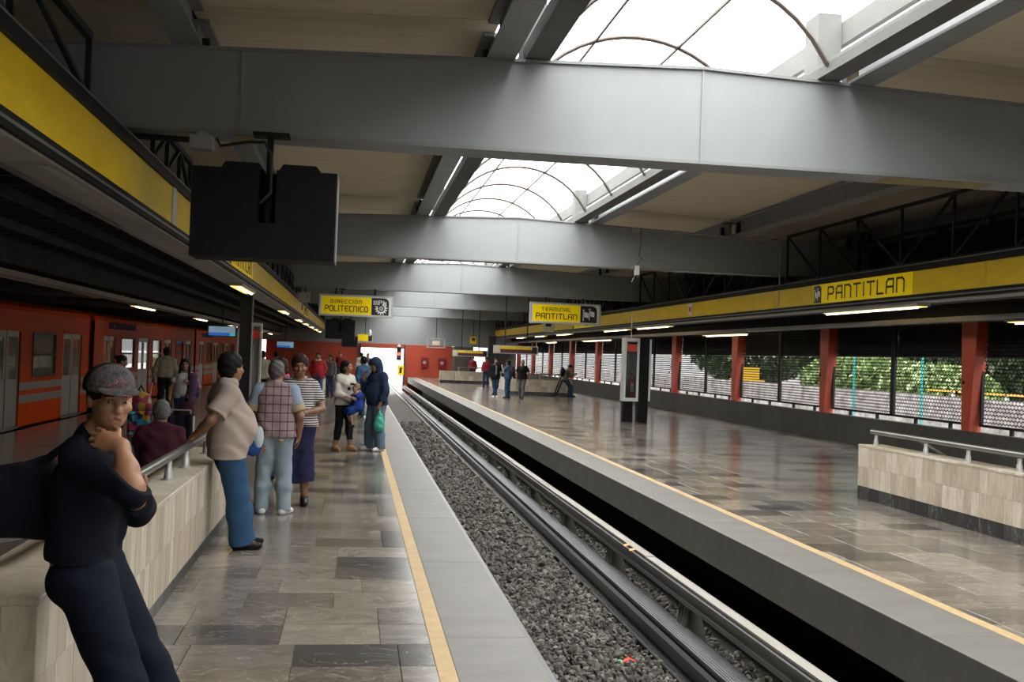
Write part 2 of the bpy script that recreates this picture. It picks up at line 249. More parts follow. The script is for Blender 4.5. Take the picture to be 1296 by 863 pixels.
def emblem(parent, org, ux, uz, un, s, kind):
    """black badge with one rounded corner; white flags or a toothed wheel on it"""
    org, ux, uz, un = [Vector(q) for q in (org, ux, uz, un)]
    def P(a, b, c=0): return org+ux*a*s+uz*b*s+un*c
    mb = MB(); pts = [(0, 0), (1, 0), (1, .72)]+[(.72+.28*math.cos(t), .72+.28*math.sin(t)) for t in [math.pi/2*k/6 for k in range(1, 7)]]+[(0, 1)]
    i = len(mb.v); mb.v += [tuple(P(a, b, .004)) for a, b in pts]+[tuple(P(a, b, 0)) for a, b in pts]; n = len(pts)
    mb.f += [tuple(i+k for k in range(n))]+[(i+k, i+(k+1) % n, i+n+(k+1) % n, i+n+k) for k in range(n)]
    e = mb.build('emblem', 'ink_black', parent); w = MB()
    if kind == 'flags':
        for x, y in ((.18, .16), (.54, .22)):
            w.bar(P(x, y-.06, .007), P(x, y+.62, .007), .05*s, .004, up=un); w.bar(P(x-.06, y+.6, .007), P(x+.08, y+.6, .007), .05*s, .004, up=un)
            w.quad(P(x+.05, y+.18, .007), P(x+.31, y+.12, .007), P(x+.31, y+.42, .007), P(x+.05, y+.5, .007))
    else:
        for k in range(14):
            t = 2*math.pi*k/14; t2 = t+2*math.pi/14
            if math.sin(t) > .55 and math.cos(t) < .4: continue
            w.quad(P(.56+.20*math.cos(t), .40+.20*math.sin(t), .007), P(.56+.20*math.cos(t2), .40+.20*math.sin(t2), .007), P(.56+.28*math.cos(t2), .40+.28*math.sin(t2), .007), P(.56+.28*math.cos(t), .40+.28*math.sin(t), .007))
            w.quad(P(.56+.28*math.cos(t), .40+.28*math.sin(t), .007), P(.56+.28*math.cos(t+.25), .40+.28*math.sin(t+.25), .007), P(.56+.36*math.cos(t+.22), .40+.36*math.sin(t+.22), .007), P(.56+.36*math.cos(t+.05), .40+.36*math.sin(t+.05), .007))
        for k in range(8): t = math.pi*k/4; w.bar(P(.56+.05*math.cos(t), .40+.05*math.sin(t), .007), P(.56+.14*math.cos(t), .40+.14*math.sin(t), .007), .04*s, .004, up=un)
        for k in range(4): w.bar(P(.12+.07*k, .60, .007), P(.12+.07*k, .86, .007), .035*s, .004, up=un)
        w.bar(P(.42, .6, .007), P(.42, .86, .007), .06*s, .004, up=un); w.bar(P(.42, .85, .007), P(.58, .85, .007), .04*s, .004, up=un); w.bar(P(.58, .85, .007), P(.58, .74, .007), .05*s, .004, up=un); w.bar(P(.42, .74, .007), P(.58, .74, .007), .04*s, .004, up=un)
        w.bar(P(.68, .60, .007), P(.68, .86, .007), .05*s, .004, up=un); w.bar(P(.82, .60, .007), P(.82, .80, .007), .05*s, .004, up=un); w.bar(P(.68, .84, .007), P(.82, .62, .007), .04*s, .004, up=un)
    w.build('emblem_mark', 'print_white', e)
    return e
# ================================================================ the setting: platforms, track pit, roof, walls
Y0, YEND = -41.6, 77.2
LE, RE = 1.13, 3.83                      # platform edges
def tile_field(floor, x0, x1, y_lo, y_hi, seed, tw=.60, td=.455):
    """polished slabs in rows; the 300 that show largest are pieces of their own, the rest one joined part"""
    rnd = random.Random(seed); T = []
    y = y_lo
    while y < y_hi-.05:
        ye = min(y+td, y_hi); x = x1-rnd.choice((.2, .3, .4, .6)); xs = [x1]
        while x > x0: xs.append(x); x -= tw
        xs.append(x0)
        for a, b in zip(xs, xs[1:]):
            if a-b < .04: continue
            c = project((a+b)/2, (y+ye)/2, 0); ar = 0
            if c and -30 < c[0] < 1330 and 430 < c[1] < 900: ar = (a-b)*(ye-y)/(((a+b)/2)**2+((y+ye)/2)**2+3)**1.5
            T.append((ar, b, a, y, ye, rnd.uniform(-.0006, .0006)))
        y = ye
    T.sort(key=lambda t: -t[0]); cache = {}
    for ar, a, b, y, ye, dz in T[:300]:
        k = (round(b-a, 3), round(ye-y, 3))
        if k not in cache: cache[k] = MB().slab(.0015, k[0]-.0015, .0015, k[1]-.0015, -.02, 0, .002).mesh('floor_tile', 'marble_tile')
        link('floor_tile', cache[k], floor, (a, y, dz))
    mb = MB()
    for ar, a, b, y, ye, dz in T[300:]: mb.slab(a+.0015, b-.0015, y+.0015, ye-.0015, -.02, dz, .002)
    stuff(mb.build('floor_tile_field', 'marble_field', floor))
# left platform (island) and right platform
fl = struct(MB().box(-6.35, LE-.02, Y0, YEND, -.36, -.012).build('floor_left', 'grout'), 'left island platform paved in grey marble tiles')
tile_field(fl, -6.30, .52, 1.0, YEND, 3)
fr = struct(MB().box(RE+.02, 11.6, Y0, YEND, -.36, -.012).build('floor_right', 'grout'), 'right side platform paved in polished grey marble tiles')
tile_field(fr, 4.475, 11.55, 1.0, YEND, 5)
for f, xa, xb, sa, sb in ((fl, .622, LE, .52, .622), (fr, RE, 4.375, 4.375, 4.475)):
    y = -3.0; i = 0
    while y < YEND:
        ye = min(y+2.4, YEND)
        MB().slab(xa, xb, y+.0008, ye-.0008, -.38, 0, .004).build('edge_slab', 'concrete_edge', f)
        MB().slab(sa, sb, y+.002, ye-.002, -.02, .001, .001).build('warning_strip', 'yellow_strip', f)
        y = ye
    fx = xb if f is fl else xa
    MB().box(fx-(.02 if f is fl else -.001), fx+(.0 if f is fl else .02), Y0, YEND, -.385, -.014).build('platform_face', 'concrete_face', f)
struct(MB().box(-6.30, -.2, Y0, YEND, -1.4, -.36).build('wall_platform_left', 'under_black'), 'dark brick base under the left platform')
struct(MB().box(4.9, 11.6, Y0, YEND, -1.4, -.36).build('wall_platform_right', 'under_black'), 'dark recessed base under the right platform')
tb = struct(MB().box(-.2, 4.9, Y0, YEND+60, -1.6, -1.235).build('floor_track', 'ballast_bed'), 'dark gravel bed between the two platforms')
struct(MB().box(-9.7, -6.30, Y0, YEND+60, -1.6, -1.235).build('floor_track_left', 'ballast_bed'), 'gravel bed under the orange train')
# ballast stones
def stones(mb, n, xr, yr, size, rnd, z=-1.215):
    ph = (1+5**.5)/2
    ico = np.array([(-1, ph, 0), (1, ph, 0), (-1, -ph, 0), (1, -ph, 0), (0, -1, ph), (0, 1, ph), (0, -1, -ph), (0, 1, -ph), (ph, 0, -1), (ph, 0, 1), (-ph, 0, -1), (-ph, 0, 1)])/1.9
    fc = [(0, 11, 5), (0, 5, 1), (0, 1, 7), (0, 7, 10), (0, 10, 11), (1, 5, 9), (5, 11, 4), (11, 10, 2), (10, 7, 6), (7, 1, 8), (3, 9, 4), (3, 4, 2), (3, 2, 6), (3, 6, 8), (3, 8, 9), (4, 9, 5), (2, 4, 11), (6, 2, 10), (8, 6, 7), (9, 8, 1)]
    for _ in range(n):
        r = size*rnd.uniform(.55, 1.25)
        q, _r = np.linalg.qr(np.array([[rnd.gauss(0, 1) for a in range(3)] for b in range(3)]))
        v = ico*np.array([r*rnd.uniform(.8, 1.4), r*rnd.uniform(.6, 1.0), r*rnd.uniform(.3, .6)])
        v = v*(1+np.array([[rnd.uniform(-.16, .16)] for a in range(12)]))
        v = v@q.T; v += np.array([rnd.uniform(*xr), rnd.uniform(*yr), z+rnd.uniform(-.01, .03)])
        i = len(mb.v); mb.v += [tuple(p) for p in v]; mb.f += [(i+a, i+b, i+c) for a, b, c in fc]
rnd = random.Random(11); mb = MB()
stones(mb, 6500, (1.35, 3.16), (5.0, 14), .036, rnd); stones(mb, 3600, (1.3, 3.16), (14, 26), .042, rnd); stones(mb, 1800, (1.3, 3.16), (26, 46), .055, rnd); stones(mb, 1700, (3.56, 3.95), (5, 22), .036, rnd, -1.19); stones(mb, 500, (3.56, 3.95), (22, 46), .05, rnd, -1.19)
me = bpy.data.meshes.new('gravel'); me.from_pydata(mb.v, [], mb.f); me.materials.append(M['ballast'])
tag(link('gravel', me), 'loose grey gravel filling the track pit between the platforms', 'gravel', kind='stuff')
# the shell of the roof: girders, purlins, beige deck, barrel skylight
GY = [11.2, 24.4, 37.6, 50.8, 64.0]; RX = 3.65
def zt(x): return 4.97-.035*abs(x-RX)
GN = ['nearest grey roof girder with a pale patch of daylight, behind the big monitor', 'second grey roof girder, the one carrying a dangling white box', 'third grey roof girder, with the two yellow hanging signs under it', 'fourth grey roof girder, just behind the hanging yellow signs', 'farthest grey roof girder before the red end wall']
for gy, lab in zip(GY, GN):
    g = thing('roof_girder', lab, 'girder', (RX, gy, 3.93), 'grey roof girders'); X0, X1 = -9.7-RX, 12.4-RX
    zz = lambda x: zt(x+RX)-3.93
    MB().prism([(X0, .0), (X1, .0), (X1, zz(X1)), (0, zz(0)), (X0, zz(X0))], 0, .4).build('web', 'girder_paint', g)
    MB().box(X0, X1, -.035, .435, -.012, .022).build('bottom_flange', 'girder_lip', g)
    MB().prism([(X0, zz(X0)-.02), (0, zz(0)-.02), (X1, zz(X1)-.02), (X1, zz(X1)+.012), (0, zz(0)+.012), (X0, zz(X0)+.012)], -.035, .435).build('top_flange', 'girder_lip', g)
    for x in (0, -4.9, 4.75): MB().box(x-.012, x+.012, -.014, .0, .022, zz(x)-.02).build('weld_seam', 'girder_paint', g)
    for a, b in ((2.2, 3.5), (-4.95, -4.75)): MB().box(a, b, .02, .40, -.016, -.0125).build('yellow_patch', 'yellow_dull', g)  # thin dull yellow plates under the bottom flange
BAYS = [(-41.6, -28.4), (-28.4, -15.2), (-15.2, -2.0), (-2.0, 11.2), (11.2, 24.4), (24.4, 37.6), (37.6, 50.8), (50.8, 64.0), (64.0, 77.2)]
PUR = [-8.7, -5.2, -1.8, 1.42, 5.48, 8.9, 12.2]
ce = struct(MB().prism([(-9.8, zt(-9.8)+.47), (1.3, zt(1.3)+.47), (1.3, zt(1.3)+.50), (-9.8, zt(-9.8)+.50)], Y0, YEND).prism([(5.6, zt(5.6)+.47), (12.5, zt(12.5)+.47), (12.5, zt(12.5)+.50), (5.6, zt(5.6)+.50)], Y0, YEND).build('ceiling', 'dark_deck'), 'beige metal roof deck between the grey girders')
for bi, (ya, yb) in enumerate(BAYS):
    ys = ya+(.42 if bi > 3 else 0)
    for x in PUR:
        z = zt(x)+.013; mb = MB()
        mb.box(x-.15, x+.15, ys, yb, z, z+.03).box(x-.03, x+.03, ys, yb, z+.03, z+.36).box(x-.15, x+.15, ys, yb, z+.36, z+.40)
        mb.build('purlin', 'purlin_paint', ce)
        if bi > 3:
            for yy in (ya+.75, yb-.35): MB().box(x-.11, x+.11, yy, yy+.10, z+.03, z+.30).build('cleat', 'truss_black', ce)
    for xa, xb in zip(PUR, PUR[1:]):
        if xa == 1.42: continue
        n = 6; 
        for k in range(n):
            a = ya+(yb-ya)*k/n; b = ya+(yb-ya)*(k+1)/n; za, zb = zt(xa)+.42, zt(xb)+.42
            MB().prism([(xa+.02, za), (xb-.02, zb), (xb-.02, zb+.035), (xa+.02, za+.035)], a+.008, b-.008).build('deck_panel', 'deck_beige', ce)
# skylight: one barrel vault, a window per bay
VX, VR, VZ, VH = 3.45, 1.70, 5.94, 1.50
def vz(x): return VZ-VR+math.sqrt(max(VR*VR-x*x, 0))
arch_y = [13.36+2.45*k for k in range(-22, 27)]
for bi, (ya, yb) in enumerate(BAYS):
    w = struct(MB().box(1.68, 1.95, ya, yb, zt(1.8)+.02, 5.09).box(4.95, 5.22, ya, yb, zt(5.1)+.02, 5.09).build('window_%d' % (bi+1), 'curb_white'), 'barrel skylight of pale panes over the track')
    MB().box(5.25, 5.33, ya, yb, 5.36, 5.62).box(1.57, 1.65, ya, yb, 5.36, 5.62).build('curb', 'curb_white', w)
    if bi > 2:
        for xa, xb in ((4.97, 5.24), (1.66, 1.90)):
            MB().box(xa, xb, ya+.02 if bi > 3 else ya, ya+.38, zt(xa)+.02, 5.70).build('curb_post', 'curb_white', w)
    ays = [y for y in arch_y if ya <= y < yb]; ysx = sorted(set([ya]+ays+[yb]))
    for y in ays:
        MB().tube([(VX+VH*t, y, vz(VH*t)-.02) for t in [-1+2*k/16 for k in range(17)]], .026, 6).build('arch_rib', 'bronze_rib', w, True)
    for x in (-.55, .55): MB().box(VX+x-.014, VX+x+.014, ya, yb, vz(x)-.035, vz(x)-.005).build('glazing_bar', 'bronze_rib', w)
    for a, b in zip(ysx, ysx[1:]):
        for s0, s1 in ((-VH, -.55), (-.55, .55), (.55, VH)):
            mb = MB(); n = 5
            for k in range(n):
                p, q = s0+(s1-s0)*k/n, s0+(s1-s0)*(k+1)/n
                mb.quad((VX+p, a, vz(p)+.01), (VX+q, a, vz(q)+.01), (VX+q, b, vz(q)+.01), (VX+p, b, vz(p)+.01))
            mb.build('pane', 'sky_glass', w, True)
# lower dark canopies over the outer halves of the platforms
cl = struct(MB().box(-5.1, -2.62, Y0, YEND, 3.42, 3.47).box(-9.7, -5.45, Y0, YEND, 2.86, 2.92).box(-5.45, -5.1, Y0, YEND, 2.86, 3.47).build('ceiling_left', 'dark_deck'), 'dark slatted canopy over the left platform')
sl = MB().box(-5.05, -2.66, -.035, .035, 3.22, 3.36).mesh('slat', 'dark_slat')
for k in range(118): link('slat', sl, cl, (0, 4+k*.62, 0))
for x in (-3.4, -4.3): MB().box(x-.03, x+.03, 2, YEND, 3.12, 3.22).build('carrier_bar', 'dark_slat', cl)
for k in range(12):
    y = 9.2+k*6.35
    if y < 76: MB().box(-9.6, -5.5, y, y+1.6, 2.66, 2.86).build('cross_duct', 'dark_panel', cl)
cr_ = struct(MB().box(10.36, 12.4, Y0, YEND, 3.12, 3.18).box(11.3, 12.4, Y0, YEND, 2.80, 3.12).box(12.3, 12.42, Y0, YEND, 2.8, 5.15).build('ceiling_right', 'dark_deck'), 'dark canopy over the outer strip of the right platform')
sl2 = MB().box(10.42, 11.28, -.03, .03, 2.98, 3.10).mesh('slat', 'dark_slat')
for k in range(100): link('slat', sl2, cr_, (0, 12+k*.64, 0))
# right wall: kerb, leaning red columns, mesh screens
struct(MB().box(11.6, 11.9, Y0, YEND, -.4, .64).build('wall_right', 'concrete_dark'), 'low dark concrete kerb wall under the mesh screens')
CY = [12.6+6.35*k for k in range(11)]
mb = MB(); mb.prism([(-.13, 0), (.13, 0), (.22, 2.2), (-.34, 2.2)], -.12, .12, 'x'); colm = mb.mesh('shaft', 'red_column')
mb = MB().box(-.20, -.17, -.02, .02, .9, .96).box(-.20, -.17, .20, .24, .7, .76); bracket = mb.mesh('bracket', 'black_frame')
ords = ['', 'rightmost leaning red column, behind the near travertine parapet', 'second leaning red column from the right, under the emblem before the word PANTITLAN', 'third leaning red column from the right', 'fourth leaning red column from the right, just right of the fire extinguisher stand', 'fifth leaning red column from the right, partly behind the fire extinguisher stand', 'sixth leaning red column from the right, just left of the extinguisher stand', 'seventh leaning red column, behind the man sitting with a phone', 'eighth leaning red column from the right', 'ninth leaning red column from the right', 'leaning red column nearest the far end wall']
for k, y in enumerate(CY):
    if k == 0: continue
    c = thing('leaning_column', ords[k], 'column', (11.72, y, .64), 'leaning red columns'); link('shaft', colm, c); link('bracket', bracket, c)
def exp_mesh(w, h, px=.105, pz=.072):
    """expanded metal: rows of zigzag strands"""
    v = []; f = []; nz = int(h/pz); nx = int(w/px)
    t = .0138
    for r in range(nz+1):
        for i in range(nx*2):
            xa, xb = i*px/2, (i+1)*px/2
            za = r*pz+(.25 if (i+r) % 2 else -.25)*pz; zb = r*pz+(-.25 if (i+r) % 2 else .25)*pz
            j = len(v); v += [(.0, xa, za-t), (.0, xb, zb-t), (.0, xb, zb+t), (.0, xa, za+t), (-.011, xa, za), (-.011, xb, zb), (.011, xb, zb), (.011, xa, za)]; f += [(j, j+1, j+2, j+3), (j+4, j+5, j+6, j+7)]
    me = bpy.data.meshes.new('expanded_mesh'); me.from_pydata(v, [], f); me.materials.append(M['mesh_black']); return me
SW = 2.96; EM = exp_mesh(SW-.08, 1.98)
fm = MB(); 
for a, b, c, d in ((0, SW, 0, .05), (0, SW, 1.98, 2.03), (0, .05, 0, 2.03), (SW-.05, SW, 0, 2.03)): fm.box(-.03, .03, a, b, c, d)
FM = fm.mesh('frame', 'mesh_black')
ST = MB().box(-.03, .03, .62, .68, -.10, 0).mesh('stud', 'mesh_black')
LV = MB()
for k in range(15): LV.quad((.05, -.02, 1.32+k*.05), (.09, -.02, 1.30+k*.05), (.09, SW+.02, 1.30+k*.05), (.05, SW+.02, 1.32+k*.05)); LV.quad((.09, -.02, 1.30+k*.05), (.09, -.02, 1.352+k*.05), (.09, SW+.02, 1.352+k*.05), (.09, SW+.02, 1.30+k*.05))
LVM = LV.mesh('louvre_blind', 'louvre')
bayn = ['beside the rightmost red column', 'between the first and second red columns from the right', 'between the second and third red columns from the right', 'between the third and fourth red columns from the right', 'between the fourth and fifth red columns from the right', 'between the fifth and sixth red columns from the right', 'between the sixth and seventh red columns from the right', 'between the seventh and eighth red columns', 'between the eighth and ninth red columns', 'between the ninth and the farthest red column']
for k in range(len(CY)-1):
    for j, nm in ((0, 'right-hand'), (1, 'left-hand')):
        s = thing('mesh_screen', '%s black expanded-metal screen %s' % (nm, bayn[k]), 'screen', (11.80, CY[k]+.19+j*(SW+.05), .74), 'black mesh screens')
        link('frame', FM, s); link('stud', ST, s); link('stud', ST, s, (0, 1.33, 0)); stuff(link('expanded_mesh', EM, s, (0, .04, .02))); link('louvre_blind', LVM, s)
# left wall behind the train
wl = MB(); wl.box(-9.9, -9.72, Y0, YEND, -1.3, .5).box(-9.9, -9.72, Y0, YEND, 2.1, 4.9)
for a, b in ((Y0, 61.5), (67.5, 69), (75, 77.2)): wl.box(-9.9, -9.72, a, b, .5, 2.1)
struct(wl.build('wall_left', 'concrete_dark'), 'dark side wall behind the orange train')
for k in range(9):
    y = 14.6+6.35*k
    c = MB().prism([(-.34, 0), (.34, 0), (.45, 4.1), (-.45, 4.1)], -.16, .16, 'x').build('wall_column', 'red_column', loc=(-9.5, y, -1.235))
    tag(c, 'dark red column standing behind the orange train against the wall', 'column', 'red columns behind the train')
# end wall with the tunnel mouth
we = MB(); Z2 = 2.32
we.box(-9.9, 12.4, YEND, YEND+.3, Z2, 5.5)
struct(we.build('wall_end', 'girder_paint'), 'grey upper end wall above the red panels')
wr_ = MB().box(-6.2, .42, YEND-.02, YEND+.28, -.3, Z2).box(3.62, 6.95, YEND-.25, YEND+.28, -.3, Z2).box(3.62, 4.9, YEND-.2, YEND+.28, -1.6, -.3).box(.42, 3.62, YEND-.05, YEND+.25, 2.02, Z2+.02)
struct(wr_.build('wall_end_red', 'red_wall'), 'red painted end wall panels beside the tunnel mouth')
struct(MB().box(3.50, 3.62, YEND-.3, YEND+.3, -1.2, 2.3).box(.36, .46, YEND-.3, YEND+.3, -1.2, 2.3).build('trim_1', 'concrete_dark'), 'dark jambs of the tunnel mouth')
struct(MB().box(6.95, 8.25, 74.5, YEND+.2, 0, 2.3).build('wall_kiosk', 'brown_wall'), 'dark brown ticket kiosk wall at the far end')
struct(MB().box(9.6, 11.7, YEND, YEND+.2, 0, 2.4).box(9.0, 9.5, 72, 72.4, 0, 3.1).build('wall_end_right', 'concrete_dark'), 'dark wall at the far right end')
struct(MB().box(-9.9, 12.4, Y0-.3, Y0, -1.6, 5.6).build('wall_back', 'concrete_dark'), 'unseen dark wall added behind the viewer to shut out light')  # added out of view to keep light off the girder fronts
# ================================================================ outside
tag(MB().box(12.2, 140, -60, 260, -.6, -.5).box(-140, 12.2, YEND+.5, 320, -1.66, -1.62).build('street_ground', 'asphalt'), 'pale grey street surface outside the mesh screens', 'ground', kind='structure')
ow = MB(); ow.box(19.8, 20.2, 20, 150, -.5, .93); tag(ow.build('street_wall', 'street_wall'), 'low grey stone street wall with graffiti beyond the screens', 'wall')
def shrub(name, label, c, r, hgt, n, rnd, m, trunk):
    t = thing(name, label, 'tree', c); mb = MB()
    for _ in range(n):
        u = np.array([rnd.gauss(0, 1) for a in range(3)]); u /= np.linalg.norm(u); rr = rnd.uniform(.55, 1)**.5
        p = np.array([u[0]*r*rr, u[1]*r*rr, hgt*.56+u[2]*hgt*.46*rr]); e = np.array([rnd.gauss(0, 1) for a in range(3)]); e /= np.linalg.norm(e); g = np.cross(e, [rnd.random(), rnd.random(), 1]); g /= np.linalg.norm(g)
        L = rnd.uniform(.09, .22)*(1 if hgt < 4 else 1.7); mb.quad(p-e*L, p+g*L*.5, p+e*L, p-g*L*.5)
    mb.build('foliage', m, t); MB().tube([(0, 0, 0), (.05, .05, hgt*.4), (.0, .1, hgt*.7)], [trunk, trunk*.8, trunk*.4], 8).build('trunk', 'bark', t, True)
rnd = random.Random(5)
for i, (x, y, r, hh, m, lab) in enumerate([(23.5, 46.5, 3.0, 3.0, 'leaf', 'broad pale green bush behind the street wall'), (23.0, 39.5, 2.3, 2.5, 'leaf', 'smaller pale green bush right of the broad bush'), (30, 60, 5, 7.5, 'leaf_dark', 'tall dark tree behind the broad pale bush'), (31, 49, 4.5, 7.0, 'leaf_dark', 'tall dark tree right of the tallest tree'), (30, 78, 5, 7, 'leaf_dark', 'dark tree far down the street beside the yellow machine'), (28, 33, 2.2, 1.7, 'leaf', 'low green hedge bush by the white arch')]):
    shrub('street_tree', lab, (x, y, -.5), r, hh, 9000 if hh < 4 else 6000, rnd, m, .12)
for i, (x, y, lab) in enumerate([(17.2, 35.0, 'teal street pole in front of the broad bush'), (17.2, 30.5, 'pale teal street pole left of the rightmost red column'), (17.2, 25.0, 'teal street pole at the far right of the screens')]):
    t = thing('street_pole', lab, 'pole', (x, y, -.5), 'teal street poles'); MB().tube([(0, 0, 0), (0, 0, 3.4)], .04, 8).build('shaft', 'teal_paint', t, True); MB().tube([(0, 0, 0), (0, 0, .12)], .12, 8).build('base', 'teal_paint', t, True); MB().tube([(0, 0, 3.4), (0, .0, 3.5)], [.08, .03], 8).build('cap', 'teal_paint', t, True)
h = thing('street_backdrop', 'pale building with dark windows across the street at right', 'building', (36, 36, -.5)); MB().box(-1, 6, -11, 27, 0, 21).build('wall', 'house_pale', h)  # height raised to keep low sky out of the floor reflections
for k in range(10): MB().box(-1.04, -.98, -10+k*3.1, -7.9+k*3.1, 1.6, 3.0).build('window', 'house_dark', h)
MB().box(-1.3, -1.0, -11, 24, 3.2, 3.45).build('ledge', 'teal_paint', h)
for nm_, ya_, yb_, hh_ in (('long grey backdrop block added far behind the street trees to hide the sky', 62, 420, 34.0), ('unseen grey block beyond the far right edge of the screens, added to shut out sky', -60, 26, 22.0)):  # added backdrop blocks, tall enough to hide low sky and cut side light
    h = thing('street_backdrop', nm_, 'building', (48, ya_, -.5)); MB().box(0, 8, 0, yb_-ya_, 0, hh_).build('wall', 'house_pale', h)
    for k in range(int((yb_-ya_)/5)):
        for z in (1.2, 4.2, 7.2, 10.2, 13.2): MB().box(-.05, 0, 1+k*5, 3.6+k*5, z, z+1.6).build('window', 'house_dark', h)
t = thing('street_machine', 'yellow road machine seen through the screens between the trees', 'machine', (26, 68.5, -.3)); MB().box(-1, 1, -.8, .4, .8, 1.1).build('body', 'yellow_machine', t); MB().box(-.9, .9, -.1, .12, 1.1, 1.9).build('cab', 'yellow_machine', t)
for yy in (-.6, .25):
    for xx in (-1.05, .85): MB().tube([(xx, yy, .42), (xx+.2, yy, .42)], .36, 14).build('wheel', 'rubber', t)
t = thing('barrier_rail', 'orange and yellow striped street barrier on the wall at right', 'barrier', (20, 36, .93))
for k in range(5): MB().box(-.04, .04, -9+k*1.6, -7.4+k*1.6, .16, .22).build('rail', 'orange_peel' if k % 2 else 'yellow_machine', t)
for k in range(3): MB().box(-.04, .04, -8.6+k*3, -8.5+k*3, 0, .20).build('post', 'alu', t)
t = thing('bicycle_arch', 'white painted tubular arch in the grass at far right', 'arch', (24, 30.5, -.5)); MB().tube([(0, -1.3, 0), (0, -1.2, 1.0), (0, -1.0, 1.25), (0, 1.0, 1.25), (0, 1.2, 1.0), (0, 1.3, 0)], .06, 8).build('tube', 'print_white', t, True)
tag(MB().box(20.3, 34, 20, 150, -.5, -.42).build('grass_verge', 'grass'), 'green grass verge behind the street wall', 'grass', kind='structure')
# ================================================================ track
def track_side(sgn, seen):
    f = (lambda x: x) if sgn > 0 else (lambda x: 4.96-x)
    side = 'right' if sgn > 0 else 'left'
    ya, yb = Y0, 130
    def B(x0, x1, z0, z1, name, m, par): a, b = sorted((f(x0), f(x1))); return MB().box(a-par.location.x, b-par.location.x, ya, yb, z0, z1).build(name, m, par)
    t = thing('running_rail', 'dark steel running rail beside the gravel, on the %s of the track' % side, 'rail', (f(3.18), 0, 0))
    B(3.145, 3.215, -1.035, -1.0, 'rail_head', 'rail_steel', t); B(3.17, 3.19, -1.16, -1.035, 'rail_web', 'rail_steel', t); B(3.10, 3.26, -1.19, -1.16, 'rail_foot', 'rail_steel', t); B(3.06, 3.10, -1.20, -1.17, 'side_strip', 'rail_steel', t)
    t = thing('roll_bar', 'wide ribbed steel rolling bar beside the %s running rail' % side, 'rail', (f(3.42), 0, 0))
    B(3.30, 3.55, -1.05, -1.015, 'top_plate', 'roll_steel', t); B(3.40, 3.45, -1.19, -1.05, 'web', 'rail_steel', t); B(3.32, 3.53, -1.21, -1.19, 'foot', 'rail_steel', t)
    for k in range(8): B(3.302+k*.031, 3.318+k*.031, -1.015, -1.004, 'rib', 'roll_steel', t)
    if not seen: return
    t = thing('guide_bar', 'raised steel guide bar on angled supports under the %s platform edge' % side, 'rail', (3.53, 0, 0))
    B(3.50, 3.56, -.775, -.73, 'lower_flange', 'guide_steel', t); B(3.515, 3.55, -.73, -.66, 'web', 'guide_steel', t); B(3.50, 3.56, -.66, -.615, 'upper_flange', 'guide_steel', t)
    y = 1.2; k = 0
    while y < 76:
        ye = min(y+5.6, 76); o = B(3.53, 3.645, -.60-.004*(k % 2), -.575-.004*(k % 2), 'cover_board', 'cover_board', t); o.scale.y = 1
        me = o.data
        for v in me.vertices: v.co.y = y+.01 if v.co.y < 0 else ye-.01
        y = ye; k += 1
    sp = MB().prism([(3.48-3.53, -1.20), (3.76-3.53, -1.20), (3.66-3.53, -.80), (3.56-3.53, -.80)], 0, .34).mesh('support', 'insulator')
    rb = MB()
    for q in range(4): rb.prism([(3.465-3.53, -1.20), (3.48-3.53, -1.20), (3.565-3.53, -.80), (3.55-3.53, -.80)], .02+q*.085, .06+q*.085)
    rbm = rb.mesh('support_rib', 'insulator'); ct = MB().box(.02, .12, .10, .24, -.80, -.615).mesh('clamp', 'rail_steel')
    for q in range(20): 
        yy = 4.15+q*3.3
        s = link('support', sp, t, (0, yy, 0)); link('support_rib', rbm, s); link('clamp', ct, s)
track_side(1, True); track_side(-1, False)
p = at(795, 838, Z=-1.19)
w = thing('candy_wrapper', 'crumpled red and green candy wrapper lying on the gravel', 'litter', tuple(p))
MB().quad((-.06, -.02, 0), (0, -.03, .035), (.01, .03, .045), (-.05, .03, .01)).quad((0, -.03, .035), (.07, -.02, .012), (.08, .015, .01), (.01, .03, .045)).build('wrapper_body', 'foil_red', w); MB().quad((-.10, 0, .012), (-.06, -.02, .0), (-.05, .03, .01), (-.085, .035, .02)).build('wrapper_end', 'foil_green', w)
for px, py, lab in ((793, 690, 'orange peel on the cover board of the guide bar'), (800, 696, 'smaller orange peel on the cover board of the guide bar')):
    p = at(px-0, py, Z=-.575); mb = MB()
    q = Vector(p); mb.quad(q+Vector((-.05, -.06, .0)), q+Vector((.03, -.05, .01)), q+Vector((.04, .05, .018)), q+Vector((-.02, .07, .002))); tag(mb.build('orange_peel', 'orange_peel'), lab, 'litter')
